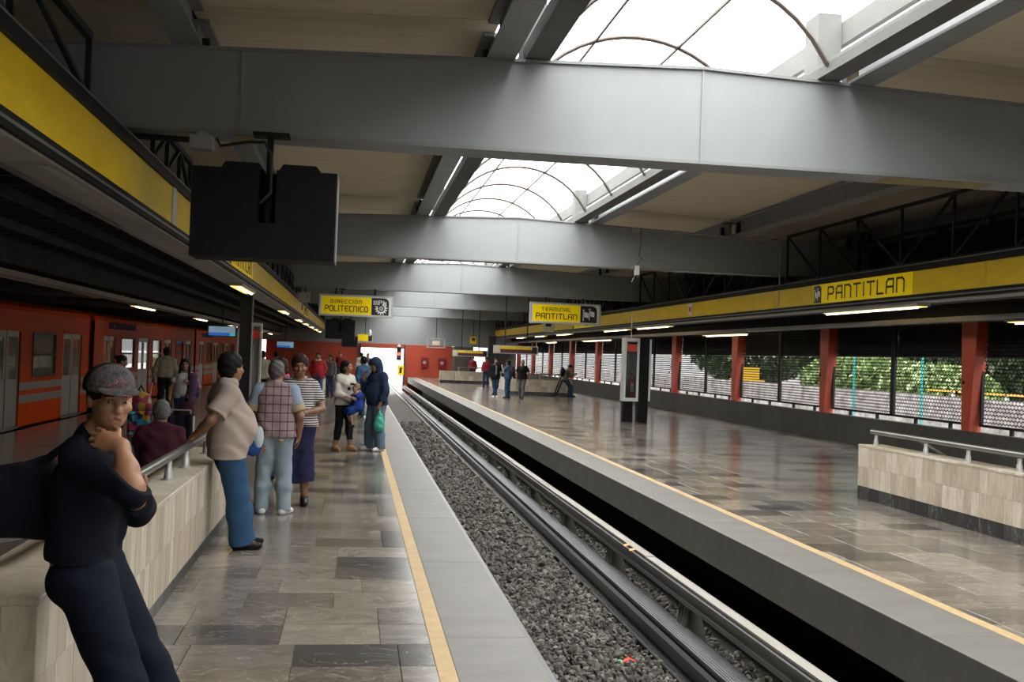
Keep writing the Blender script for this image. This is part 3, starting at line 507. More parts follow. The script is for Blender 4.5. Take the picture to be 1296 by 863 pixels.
# ================================================================ parapets faced with travertine
def parapet(name, label, x0, x1, y0, y1, faces, hgt=.73, rail=None, base=.17, slab_w=.15, cap=True, stone_m='travertine'):
    """low stair wall; faces: list of (axis, sign) sides that get their own slabs"""
    cx, cy = (x0+x1)/2, (y0+y1)/2
    t = thing(name, label, 'parapet', (cx, cy, 0)); a, b, c, d = x0-cx, x1-cx, y0-cy, y1-cy
    MB().box(a+.02, b-.02, c+.02, d-.02, 0, hgt-.03).build('core', 'concrete_dark', t)
    hc = (hgt-.03-base)/2
    for ax, sg in faces:
        L0, L1 = (c, d) if ax == 'x' else (a, b); n = max(1, round((L1-L0)/slab_w)); w = (L1-L0)/n
        for row in range(2):
            z0 = base+row*hc
            for k in range(n):
                u0, u1 = L0+k*w+.0012, L0+(k+1)*w-.0012; pr = random.uniform(.0, .0025)
                if ax == 'x': xx = (b-.02, b+pr) if sg > 0 else (a-pr, a+.02); MB().box(xx[0], xx[1], u0, u1, z0+.001, z0+hc-.001).build('facing_slab', stone_m, t)
                else: yy = (d-.02, d+pr) if sg > 0 else (c-pr, c+.02); MB().box(u0, u1, yy[0], yy[1], z0+.001, z0+hc-.001).build('facing_slab', stone_m, t)
        nb = max(1, round((L1-L0)/.3)); wb = (L1-L0)/nb
        for k in range(nb):
            u0, u1 = L0+k*wb+.001, L0+(k+1)*wb-.001
            if ax == 'x': xx = (b-.02, b-.004) if sg > 0 else (a+.004, a+.02); MB().box(xx[0], xx[1], u0, u1, 0, base-.001).build('skirting', 'black_stone', t)
            else: yy = (d-.02, d-.004) if sg > 0 else (c+.004, c+.02); MB().box(u0, u1, yy[0], yy[1], 0, base-.001).build('skirting', 'black_stone', t)
    if cap:
        lng = 'y' if (d-c) > (b-a) else 'x'; L0, L1 = (c, d) if lng == 'y' else (a, b); n = max(1, round((L1-L0)/.62)); w = (L1-L0)/n
        for k in range(n):
            u0, u1 = L0+k*w+.0012, L0+(k+1)*w-.0012
            if lng == 'y': MB().slab(a-.006, b+.006, u0, u1, hgt-.03, hgt, .004).build('cap_slab', stone_m, t)
            else: MB().slab(u0, u1, c-.006, d+.006, hgt-.03, hgt, .004).build('cap_slab', stone_m, t)
    return t, (cx, cy)
t, c = parapet('stair_parapet', 'left travertine stair parapet the capped man leans on', -1.60, -1.20, 4.45, 11.05, [('x', 1), ('y', -1)], base=.10)
pl = [(-2.9, 4.72, .90), (-1.85, 4.72, .90)]+[(-1.85+.5*math.sin(k*math.pi/10), 5.22-.5*math.cos(k*math.pi/10), .90) for k in range(1, 6)]+[(-1.35, 10.55, .90)]
MB().tube([(x-c[0], y-c[1], z) for x, y, z in pl], .033, 12).build('handrail', 'pipe_grey', t, True)
def rail_post(t, c, x, y, z=.73, top=.87):
    MB().lathe((x-c[0], y-c[1], z), [(.055, 0), (.055, .008), (.034, .012), (.030, .07), (.022, .085), (.022, top-z)], 14).build('rail_post', 'chrome', t, True)
for y in (5.9, 7.08, 8.34, 9.17, 10.4): rail_post(t, c, -1.35, y)
rail_post(t, c, -1.52, 4.78)
t, c = parapet('stair_parapet', 'right foreground travertine parapet with a grey handrail', 6.86, 7.20, 3.5, 13.75, [('x', -1), ('y', 1)])
MB().tube([(6.98-c[0], 13.62-c[1], .91), (6.98-c[0], 3.6-c[1], .91)], .033, 12).tube([(7.1-c[0], 12.6-c[1], .88), (7.6-c[0], 12.4-c[1], .55)], .024, 10).build('handrail', 'pipe_grey', t, True)
for y in (13.5, 12.24, 11.32, 10.37, 9.2): rail_post(t, c, 6.98, y)
t, c = parapet('stair_parapet', 'far right-platform travertine parapet behind the three standing people', 7.05, 7.35, 48.2, 55.5, [('x', -1), ('y', -1)], slab_w=.3)
for x in (.1,): MB().tube([(0, -3.6, .95), (0, 3.6, .95)], .03, 8).build('handrail', 'pipe_grey', t, True)
for y in (-3.4, -1, 1.4, 3.4): MB().tube([(0, y, .73), (0, y, .95)], .022, 8).build('rail_post', 'chrome', t, True)
t, c = parapet('stair_parapet', 'far travertine parapet the seated man with the phone perches on', 7.36, 9.95, 48.2, 48.5, [('y', -1), ('x', 1)], slab_w=.3)
MB().tube([(-1.2, 0, .98), (1.1, 0, .98)], .03, 8).build('handrail', 'pipe_grey', t, True)
for x in (-1.1, -.2, .7): MB().tube([(x, 0, .73), (x, 0, .98)], .022, 8).build('rail_post', 'chrome', t, True)
t, c = parapet('stair_parapet', 'farthest travertine parapet in front of the red end wall', 5.2, 6.1, 65.2, 65.5, [('y', -1), ('x', -1)], slab_w=.3)
t, c = parapet('stair_parapet', 'long farthest travertine parapet by the brown kiosk', 6.12, 9.0, 65.2, 65.5, [('y', -1)], slab_w=.3)
MB().tube([(-1.3, 0, .98), (1.3, 0, .98)], .03, 8).build('handrail', 'pipe_grey', t, True)
for x in (-1.2, 0, 1.2): MB().tube([(x, 0, .73), (x, 0, .98)], .022, 8).build('rail_post', 'chrome', t, True)
t, c = parapet('stair_parapet', 'small travertine parapet beside the man in the red jacket', -1.5, -1.1, 38.5, 44, [('x', 1), ('y', -1)], slab_w=.3)
# ================================================================ yellow fascia bands, trusses, light troughs
def band(side):
    X = -2.15 if side == 'left' else 10.0; n = 1 if side == 'left' else -1      # n = the way the face looks
    label = 'long yellow fascia band over the left platform' if side == 'left' else 'long yellow fascia band over the right platform with PANTITLAN lettering'
    t = thing('fascia_band', label, 'fascia', (X, 0, 3.14)); u = (0, 1, 0) if n > 0 else (0, -1, 0)
    ya, yb = (2.0, 76.5) if n > 0 else (9.0, 76.5)
    def bx(x0, x1, z0, z1, name, m, y0=ya, y1=yb): a, b = sorted((x0*n, x1*n)); return MB().box(a, b, y0, y1, z0, z1).build(name, m, t)
    bx(-.16, -.02, .0, .43, 'backing', 'black_frame'); bx(-.18, .03, .43, .535, 'top_rail', 'black_frame'); bx(-.10, .04, .535, .548, 'top_strip', 'grey_trim')
    bx(-.18, .015, -.055, .0, 'bottom_rail', 'black_frame'); bx(-.16, .035, -.078, -.055, 'lower_trim', 'grey_trim'); bx(-.16, .02, -.12, -.078, 'dark_rail', 'black_frame')
    bx(-.38, -.02, -.14, -.105, 'soffit', 'trough_grey'); bx(-.41, -.38, -.17, -.105, 'soffit_lip', 'grey_trim')
    texts = (18.4, 44.8) if n > 0 else (18.16, 44.6)
    cuts = [(ya, 12.75)] if n > 0 else []; y = 13.0 if n > 0 else ya
    tl = 4.28
    for ts in texts:
        m = max(1, round((ts-y)/2.2))
        for k in range(m): cuts.append((y+(ts-y)*k/m, y+(ts-y)*(k+1)/m))
        cuts.append((ts, ts+tl)); y = ts+tl
    m = round((yb-y)/2.2)
    for k in range(m): cuts.append((y+(yb-y)*k/m, y+(yb-y)*(k+1)/m))
    for a, b in cuts:
        tx = any(abs(a-q) < .01 for q in texts)
        q = bx(-.02, 0, .004, .428, 'yellow_panel', 'yellow_sign' if tx else 'yellow_panel', a+.006, b-.006)
        if tx:
            s0 = (0, a+.06, .03) if n > 0 else (0, b-.06, .03)
            emblem(t, (.001*n, s0[1], .02), u, (0, 0, 1), (n, 0, 0), .385, 'flags')
            lm = letters(MB(), 'PANTITLAN', (.001*n, s0[1]+u[1]*.72, .085), u, (0, 0, 1), (n, 0, 0), .255, 3.2, sw=.155, gap=.36); lm.build('lettering', 'ink_black', t)
    if n > 0:
        bx(0, .012, .0, .43, 'joint_cover', 'alu', 12.75, 13.0)
    # separate square notice on the right band
    return t
band('left'); rb_ = band('right')
MB().box(-.012, 0, 31.0, 31.35, .06, .40).build('notice_plate', 'print_white', rb_); MB().box(-.016, -.012, 31.06, 31.29, .16, .30).build('notice_mark', 'ext_red', rb_)
def truss(label, X, ya, yb, z0, z1, n, flip=1):
    t = thing('hanging_truss', label, 'truss', (X, ya, z0)); H = z1-z0; L = yb-ya
    for z in (.04, H): MB().bar((0, 0, z), (0, L, z), .06, .06).build('chord', 'truss_black', t)
    for k in range(n+1): MB().bar((0, L*k/n, 0), (0, L*k/n, H), .045, .045).build('post', 'truss_black', t)
    for k in range(n):
        a, b = (L*k/n, L*(k+1)/n) if k >= n/2 else (L*(k+1)/n, L*k/n)
        MB().bar((0, b if flip > 0 else a, .04), (0, a if flip > 0 else b, H), .04, .04).build('diagonal', 'truss_black', t)
nm = ['nearest', 'second', 'third', 'fourth', 'fifth']
truss('black lattice truss at the top left corner above the yellow band', -2.2, 1.2, 8.95, 3.67, 4.2, 4)
truss('black lattice truss behind the big monitor above the left yellow band', -2.2, 11.75, 14.3, 3.67, 4.12, 3)
for k in range(1, 5): truss('black lattice truss above the left band in the %s bay from the monitor' % nm[k], -2.2, GY[k]+.45 if k < 5 else 0, (GY+[77])[k+1]-.1, 3.67, 4.3, 7)
for k in range(0, 5):
    truss('black lattice truss above the right yellow band in the %s bay' % nm[k], 10.08, GY[k]+.45, (GY+[77])[k+1]-.3, 3.67, 4.83, 7, -1)
    if k < 3: truss('second black lattice truss farther right in the %s bay' % nm[k], 11.9, GY[k]+.45, (GY+[77])[k+1]-.3, 3.67, 4.75, 7, -1)
for k in range(3):
    pass
def lamp(label, X, y0, y1, z, w, lit, kind, n=1):
    t = thing('fluorescent_light', label, 'light', (X, (y0+y1)/2, z), 'fluorescent lights'); L = (y1-y0)/2
    MB().box(-w/2, w/2, -L, L, .012 if lit else .060, .07).build('housing', 'trough_grey' if kind == 'trough' else 'grey_trim', t)
    if lit:
        MB().box(-w/2+.03, w/2-.03, -L+.05, L-.05, .0, .012).build('diffuser', 'diffuser_warm', t); MB().tube([(w*.22*n, -L+.1, -.012), (w*.22*n, L-.1, -.012)], .016, 8).build('tube', 'tube_white', t)
    else:
        MB().box(-w/2+.03, w/2-.03, -L+.05, L-.05, .055, .060).build('diffuser', 'trough_grey', t)
    return t
pos = ['nearest', 'second', 'third', 'fourth', 'fifth', 'sixth', 'seventh', 'eighth', 'ninth', 'tenth']
for k, (a, b) in enumerate([(4.2, 7.0), (8.0, 12.2)]): lamp('%s unlit light trough under the left yellow band' % pos[k], -2.35, a, b, 2.925, .27, False, 'trough')
for k, (a, b) in enumerate([(21.4, 24.2), (34.4, 37.2), (44, 46.6), (50.5, 53), (57, 59.5), (63.5, 66), (70, 72.5)]): lamp('%s lit light trough under the left yellow band' % pos[k], -2.35, a, b, 2.925, .27, True, 'trough')
for k, (a, b) in enumerate([(18.1, 22.1), (33.8, 37.8), (39.2, 43.0), (50, 53.4), (57, 60), (64, 67)]): lamp('%s lit light under the right yellow band' % pos[k], 10.20, a, b, 2.925, .26, True, 'trough', -1)
for X, side, lights in ((-5.28, 'left', [(26.6, 29.2), (36.6, 39.2), (46.5, 49), (53, 55.5), (60, 62.5), (67, 69.5)]), (10.98, 'right', [(13.6, 16.7), (29.0, 32.7), (45.3, 51.0), (58, 61)])):
    s = thing('light_rail', 'grey lighting rail running along the %s canopy' % side, 'rail', (X, 0, 2.70))
    MB().box(-.13, .13, 2, 76.5, .0, .06).build('trunking', 'trough_grey', s); MB().box(-.17, -.13, 2, 76.5, -.015, .075).build('lip', 'grey_trim', s); MB().box(.13, .17, 2, 76.5, -.015, .075).build('lip', 'grey_trim', s)
    for y in range(6, 76, 7): MB().box(-.01, .01, y, y+.02, .06, .42).build('hanger', 'truss_black', s)
    for k, (a, b) in enumerate(lights): lamp('%s lit light on the %s lighting rail' % (pos[k], side), X, a, b, 2.628, .2, True, 'rail')
# ================================================================ hanging signs
def hang_sign(label, x0, x1, y, z0, z1, l1, l2, em):
    t = thing('hanging_sign', label, 'sign', ((x0+x1)/2, y, z0)); w = (x1-x0)/2; h = z1-z0; f = .055
    MB().box(-w, w, .02, .22, 0, h).build('case', 'box_grey', t)
    mb = MB().box(-w, w, -.02, .02, 0, f).box(-w, w, -.02, .02, h-f, h).box(-w, -w+f, -.02, .02, f, h-f).box(w-f, w, -.02, .02, f, h-f); mb.build('frame', 'alu', t)
    MB().box(-w+f, w-f, -.005, .02, f, h-f).build('backplate', 'print_white', t)
    pw = 2*w-2*f-.02; eh = h-2*f-.04; xl = -w+f+.04; xr = w-f-eh-.10
    MB().box(xl, xr, -.012, -.005, f+.02, h-f-.02).build('yellow_panel', 'yellow_sign', t)
    letters(MB(), l1, (xl+(xr-xl)*.18, -.0125, h*.60), (1, 0, 0), (0, 0, 1), (0, -1, 0), h*.15, (xr-xl)*.62, sw=.2, gap=.5).build('lettering', 'ink_black', t)
    letters(MB(), l2, (xl+(xr-xl)*.07, -.0125, h*.235), (1, 0, 0), (0, 0, 1), (0, -1, 0), h*.235, (xr-xl)*.86, sw=.18, gap=.34).build('lettering', 'ink_black', t)
    emblem(t, (xr+.012, -.006, f+.02), (1, 0, 0), (0, 0, 1), (0, -1, 0), eh, em)
    for x in (-w*.55, w*.5): MB().box(x-.03, x+.03, .08, .16, h, 3.93-z0).build('hanger', 'truss_black', t)
    return t
hang_sign('hanging yellow sign reading DIRECCION POLITECNICO', -1.28, 1.27, 37.5, 2.94, 3.69, 'DIRECCION', 'POLITECNICO', 'wheel')
hang_sign('hanging yellow sign reading TERMINAL PANTITLAN', 6.13, 8.70, 37.5, 2.98, 3.73, 'TERMINAL', 'PANTITLAN', 'flags')
a = at(80, 384, Y=26.0); t = thing('hanging_sign', 'dim yellow sign half hidden by the left lighting rail above the train', 'sign', (a[0]-.1, 26.0, a[2]+.10)); MB().box(0, 1.5, 0, .15, 0, .5).build('case', 'black_frame', t); MB().box(.45, 1.45, -.01, 0, .05, .45).build('yellow_panel', 'yellow_panel', t); emblem(t, (.03, -.004, .05), (1, 0, 0), (0, 0, 1), (0, -1, 0), .40, 'wheel'); letters(MB(), 'POLITECNICO', (.50, -.011, .12), (1, 0, 0), (0, 0, 1), (0, -1, 0), .2, .9, sw=.15, gap=.3).build('lettering', 'ink_black', t)
for x in (.3, 1.2): MB().box(x, x+.04, .05, .09, .5, 2.86-a[2]-.10).build('hanger', 'truss_black', t)
for lab, px0, px1, py, Y in (('purple and yellow overhead sign nearer the standing people', 625, 681, 447, 46.), ('purple and yellow overhead sign farther back by the red wall', 573, 617, 450.5, 60.)):
    a = at(px0, py, Y=Y); b = at(px1, py, Y=Y); w = b[0]-a[0]
    t = thing('hanging_sign', lab, 'sign', (a[0], Y, a[2])); MB().box(0, w, .02, .2, 0, .36).build('case', 'alu', t); MB().box(.05, .26, -.004, .02, .04, .32).build('cream_panel', 'sign_cream', t); MB().box(.28, w-.05, -.004, .02, .04, .20).build('purple_panel', 'sign_purple', t); MB().box(.28, w-.28, -.004, .02, .20, .32).build('yellow_panel', 'yellow_panel', t); MB().box(w-.27, w-.05, -.006, .02, .04, .32).build('black_panel', 'ink_black', t)
    for x in (w*.25, w*.75): MB().box(x-.02, x+.02, .08, .12, .36, zt(a[0]+x)+.42-a[2]).build('hanger', 'truss_black', t)
for lab, px, py, X, sz, m in (('small pale square notice hanging under the TERMINAL sign', 694, 416, 9.82, .50, 'sign_cream'), ('small yellow square notice farther along the right band', 599, 433, 9.82, .40, 'yellow_panel')):
    a = at(px, py, X=X) if False else at(px, py, Y=47 if px > 650 else 66)
    t = thing('notice_box', lab, 'notice', (a[0], a[1], a[2]-sz*.3)); MB().box(-sz/2, sz/2, 0, .12, 0, sz*1.15).build('case', m, t); MB().box(-sz*.25, sz*.25, -.01, 0, sz*.5, sz*.95).build('mark', 'ink_black', t); MB().box(-.02, .02, .04, .08, sz*1.15, zt(a[0])+.42-a[2]+sz*.3).build('hanger', 'truss_black', t)
for lab, px, py, Y in (('yellow warning plate left of the tunnel mouth', 457, 474, 75.5), ('yellow warning plate right of the tunnel mouth', 507, 474, 75.5)):
    a = at(px, py, Y=Y); t = thing('warning_plate', lab, 'sign', (a[0], Y, 0)); MB().box(-.2, .2, -.01, .01, .15, .85).build('plate', 'yellow_sign', t); MB().box(-.08, .06, -.014, -.01, .3, .7).bar((-.1, -.013, .3), (.12, -.013, .72), .05, .004, up=(0, 1, 0)).build('mark', 'ink_black', t); MB().box(-.03, .03, .01, .05, 0, .5).build('post', 'black_frame', t)
a = at(462, 429, Y=64.2); t = thing('hanging_sign', 'small yellow sign above the left of the tunnel mouth', 'sign', (a[0], 64.2, a[2])); MB().box(-.45, .45, 0, .1, -.15, .3).build('case', 'alu', t); MB().box(-.42, .18, -.012, 0, -.12, .27).build('yellow_panel', 'yellow_sign', t); MB().box(.2, .42, -.012, 0, -.12, .27).build('badge', 'ink_black', t); MB().box(-.02, .02, .04, .08, .3, 3.93-a[2]).build('hanger', 'truss_black', t)
# signal lamp at the tunnel mouth
a = at(505, 448, Y=75.8); t = thing('signal_light', 'railway signal showing red at the tunnel mouth', 'signal', (a[0], 75.8, a[2])); MB().box(-.16, .16, 0, .2, -.45, .5).build('housing', 'black_frame', t); MB().tube([(0, -.02, 0), (0, .0, 0)], .11, 14).build('red_lens', 'signal_red', t); MB().tube([(0, -.02, -.28), (0, 0, -.28)], .1, 14).build('dark_lens', 'ink_black', t); MB().lathe((0, .1, .5), [(.16, 0), (.1, .12), (.02, .2)], 10).build('hood', 'box_grey', t); MB().box(-.03, .03, .2, 1.4, -.05, .05).build('arm', 'black_frame', t)
# ================================================================ hanging monitors, cameras, boxes
def twin_monitor(label, x0, x1, yb, z0, z1, s=1.0, top=3.93):
    cx = (x0+x1)/2; w = (x1-x0)/2; h = z1-z0; t = thing('hanging_monitor', label, 'monitor', (cx, yb, z0))
    nl, nr = -.06*w/.7, .11*w/.7
    mb = MB().box(-w, nl, 0, .55*s, 0, h).box(nr, w, 0, .55*s, 0, h).box(nl, nr, 0, .55*s, 0, h*.40).box(nl, nr, .25*s, .55*s, h*.40, h); mb.build('cabinet', 'monitor_black', t)
    MB().box(w, w+.012, 0, .55*s, 0, h).build('side_trim', 'monitor_trim', t)
    for a in (-w*.62, w*.12 if False else w*.18):
        MB().prism([(a, h), (a+w*.6, h), (a+w*.52, h+.07*s), (a+w*.06, h+.07*s)], .05*s, .4*s).build('top_vent', 'monitor_black', t)
    MB().box(.0, .06*s, .10*s, .18*s, h*.42, top-z0-.04).box(-.14*s, .22*s, .05*s, .25*s, top-z0-.05, top-z0-.013).build('bracket', 'black_frame', t)
    MB().tube([(-.50*s, .12*s, top-z0-.09), (-.46*s, .12*s, top-z0-.17), (-.2*s, .1*s, top-z0-.12), (-.02*s, .04*s, top-z0-.12), (.05*s, .02*s, top-z0-.25), (.06*s, .02*s, h*.75), (-.04*s, .02*s, h*.62)], .016*s, 8).build('cable', 'cable', t, True)
    for sx in (-1, 1):
        MB().box(sx*w*.5-.36*w, sx*w*.5+.36*w, .55*s, .556*s, h*.18, h*.86).build('screen', 'ink_black', t)
    return t
twin_monitor('big black twin monitor cabinet hanging from the nearest girder', -1.66, -.24, 10.9, 2.64, 3.53)
t = thing('junction_box', 'grey junction box and conduit under the nearest girder beside the monitor', 'box', (-1.62, 11.12, 3.74)); MB().box(-.11, .11, 0, .2, 0, .14).build('case', 'box_grey', t); MB().tube([(-.11, .1, .1), (-1.2, .1, .1)], .03, 8).build('conduit', 'truss_black', t, True); MB().box(-.05, .05, .05, .15, .14, .18).build('clip', 'box_grey', t)
twin_monitor('smaller black twin monitor under the DIRECCION sign', -1.04, -.02, 37.78, 2.15, 2.82, .7)
twin_monitor('farthest black twin monitor above the left crowd', -.62, .12, 50.85, 1.93, 2.42, .6)
def security_cam(label, loc, top):
    t = thing('security_camera', label, 'camera', loc); MB().lathe((0, 0, 0), [(.03, -.2), (.085, -.15), (.09, 0), (.06, .08), (.03, .10)], 14).build('dome', 'print_white', t, True); MB().tube([(0, 0, .1), (0, 0, top-loc[2])], .025, 8).build('stem', 'box_grey', t, True); return t
a = at(468, 420, Y=50.9); security_cam('white dome camera hanging near the tunnel end', tuple(a), 3.93)
a = at(806, 342, Y=24.3); t = thing('sensor_box', 'white box dangling on a wire from the second girder', 'box', tuple(a)); MB().box(-.05, .05, -.04, .04, -.11, .11).build('case', 'print_white', t); MB().tube([(0, 0, .11), (0.05, 0, .2), (.12, 0, .26), (.03, -.04, .34), (.06, -.06, .6), (.05, -.06, 1.0)], .008, 6).build('wire', 'cable', t, True); MB().tube([(-.03, 0, -.11), (-.12, 0, -.28)], .012, 6).build('probe', 'box_grey', t, True); MB().box(-.16, -.05, -.02, .02, .04, .08).build('clip', 'box_grey', t)
a = at(385, 376, Y=37.62); t = thing('electric_box', 'grey electrical box on the third girder left of the DIRECCION sign', 'box', tuple(a)); MB().box(-.2, .2, 0, .2, -.17, .17).build('case', 'box_grey', t); MB().box(.1, .13, -.01, 0, -.03, .03).build('latch', 'ink_black', t)
for x in (-.06, .08): MB().tube([(x, .1, -.45), (x, .1, 3.93-a[2])], .03, 8).build('conduit', 'pipe_grey', t, True)
a = at(552, 434, Y=64.1); t = thing('pendant_frame', 'small grey open frame hanging high near the red wall', 'fixture', tuple(a))
mb = MB()
for q in ((-.55, .55, -.3, -.24), (-.55, .55, .24, .3), (-.55, -.49, -.24, .24), (.49, .55, -.24, .24)): mb.box(q[0], q[1], 0, .2, q[2], q[3])
mb.build('frame', 'box_grey', t); MB().box(-.22, .22, .05, .15, -.12, .12).build('lamp_body', 'sign_cream', t); MB().box(-.02, .02, .08, .12, .3, 3.93-a[2]).build('hanger', 'truss_black', t)
for lab, px, py, Y in (('bright blue train-time screen above the train', 281, 419, 38.0), ('smaller blue train-time screen farther along the left canopy', 361, 436, 60.0)):
    a = at(px, py, Y=Y); w = .45; hh = .16; t = thing('information_screen', lab, 'screen', tuple(a)); MB().box(-w-.03, w+.03, .0, .12, -hh-.03, hh+.03).build('case', 'black_frame', t); MB().box(-w, w, -.006, 0, -hh*.35, hh).build('pale_area', 'screen_pale', t); MB().box(-w, w*.6, -.006, 0, -hh, -hh*.35).build('blue_bar', 'screen_blue', t); MB().box(w*.6, w, -.007, 0, -hh, -hh*.35).build('green_block', 'screen_green', t); MB().box(-.02, .02, .04, .08, hh+.03, 3.42-a[2]).build('hanger', 'truss_black', t)
# conduit on the second girder
t = thing('conduit', 'thin grey conduit with junction boxes along the top of the second girder', 'conduit', (8.0, 24.36, 4.79)); MB().tube([(-2.2, -.02, .07), (1.9, -.02, -.05), (2.0, -.02, -.15), (2.0, -.02, -1.6)], .018, 6).build('pipe', 'box_grey', t, True)
for x in (-1.6, -.6, .8): MB().box(x-.1, x+.1, -.06, .0, -.04+.03*(-x*.4), .06+.03*(-x*.4)).build('junction', 'box_grey', t)
# fire extinguisher stand on the right platform
t = thing('extinguisher_stand', 'fire extinguisher case on two black posts on the right platform', 'stand', (7.9, 29.6, 0))
MB().box(-.28, .02, .10, .30, 0, .62).build('post', 'black_frame', t); MB().box(.14, .42, -.05, .28, 0, 2.40).build('post', 'black_frame', t); MB().box(.42, .48, -.05, .28, .62, 2.38).build('edge_trim', 'alu', t)
mb = MB()
for q in ((-.32, .13, .60, .70), (-.32, .13, 2.30, 2.40), (-.32, -.25, .70, 2.30), (.06, .13, .70, 2.30)): mb.box(q[0], q[1], -.06, .26, q[2], q[3])
mb.build('case_frame', 'alu', t); MB().box(-.25, .06, .20, .24, .70, 2.30).build('case_back', 'box_grey', t); MB().box(-.25, .06, -.04, -.02, 2.02, 2.22).build('red_header', 'ext_red', t); MB().box(-.25, .06, -.03, -.02, .70, 2.02).build('case_pane', 'case_glass', t); MB().tube([(-.09, .1, 2.4), (-.09, .1, 3.1)], .015, 6).build('hanger_rod', 'alu', t)
e = thing('fire_extinguisher', 'red fire extinguisher inside the glass case', 'extinguisher', (7.86, 29.70, .72)); MB().lathe((0, 0, 0), [(.07, 0), (.075, .03), (.075, .50), (.05, .57), (.025, .60), (.025, .66)], 16).build('cylinder', 'ext_red', e, True); MB().tube([(0, 0, .66), (-.08, 0, .70)], .015, 6).build('lever', 'black_frame', e); MB().tube([(.02, 0, .64), (.09, 0, .55), (.09, 0, .2)], .012, 6).build('hose', 'black_frame', e, True); MB().box(-.05, .05, -.078, -.074, .15, .40).build('instruction_label', 'print_white', e)
# black pillar with a display case on the left platform
t = thing('display_pillar', 'black pillar with a glazed metal case behind the man in the cream shirt', 'pillar', (-2.5, 26, 0)); MB().box(-.22, .06, 0, .35, 0, 3.2).build('pillar', 'ink_black', t); MB().box(-.26, -.22, 0, .3, .4, 2.2).build('edge_trim', 'alu', t)
mb = MB()
for q in ((.06, .30, .55, .63), (.06, .30, 2.25, 2.33), (.06, .10, .63, 2.25), (.26, .30, .63, 2.25)): mb.box(q[0], q[1], -.04, .25, q[2], q[3])
mb.build('case_frame', 'alu', t); MB().box(.10, .26, .15, .2, .63, 2.25).build('case_back', 'box_grey', t); MB().box(.10, .26, -.02, -.01, 1.95, 2.15).build('red_header', 'ext_red', t)
# red call boxes on the end wall
for lab, x in (('left red hydrant box on the far red wall', 5.0), ('right red hydrant box on the far red wall', 6.25)):
    t = thing('hydrant_box', lab, 'box', (x, YEND-.25, 1.1)); MB().box(-.25, .25, -.15, 0, -.35, .35).build('case', 'dark_red', t); MB().tube([(0, -.17, 0), (0, -.15, 0)], .12, 12).build('gauge', 'box_grey', t)
t = thing('site_frame', 'dark folding frame leaning on the far parapet', 'frame', (9.0, 47.7, 0)); MB().bar((0, 0, 0), (.45, .42, 1.02), .05).bar((.12, 0, 0), (.57, .42, 1.02), .05).bar((.1, .08, .2), (.22, .08, .2), .03).build('legs', 'black_frame', t); MB().box(.3, 1.0, .36, .48, 1.0, 1.05).build('top_bar', 'pipe_grey', t)
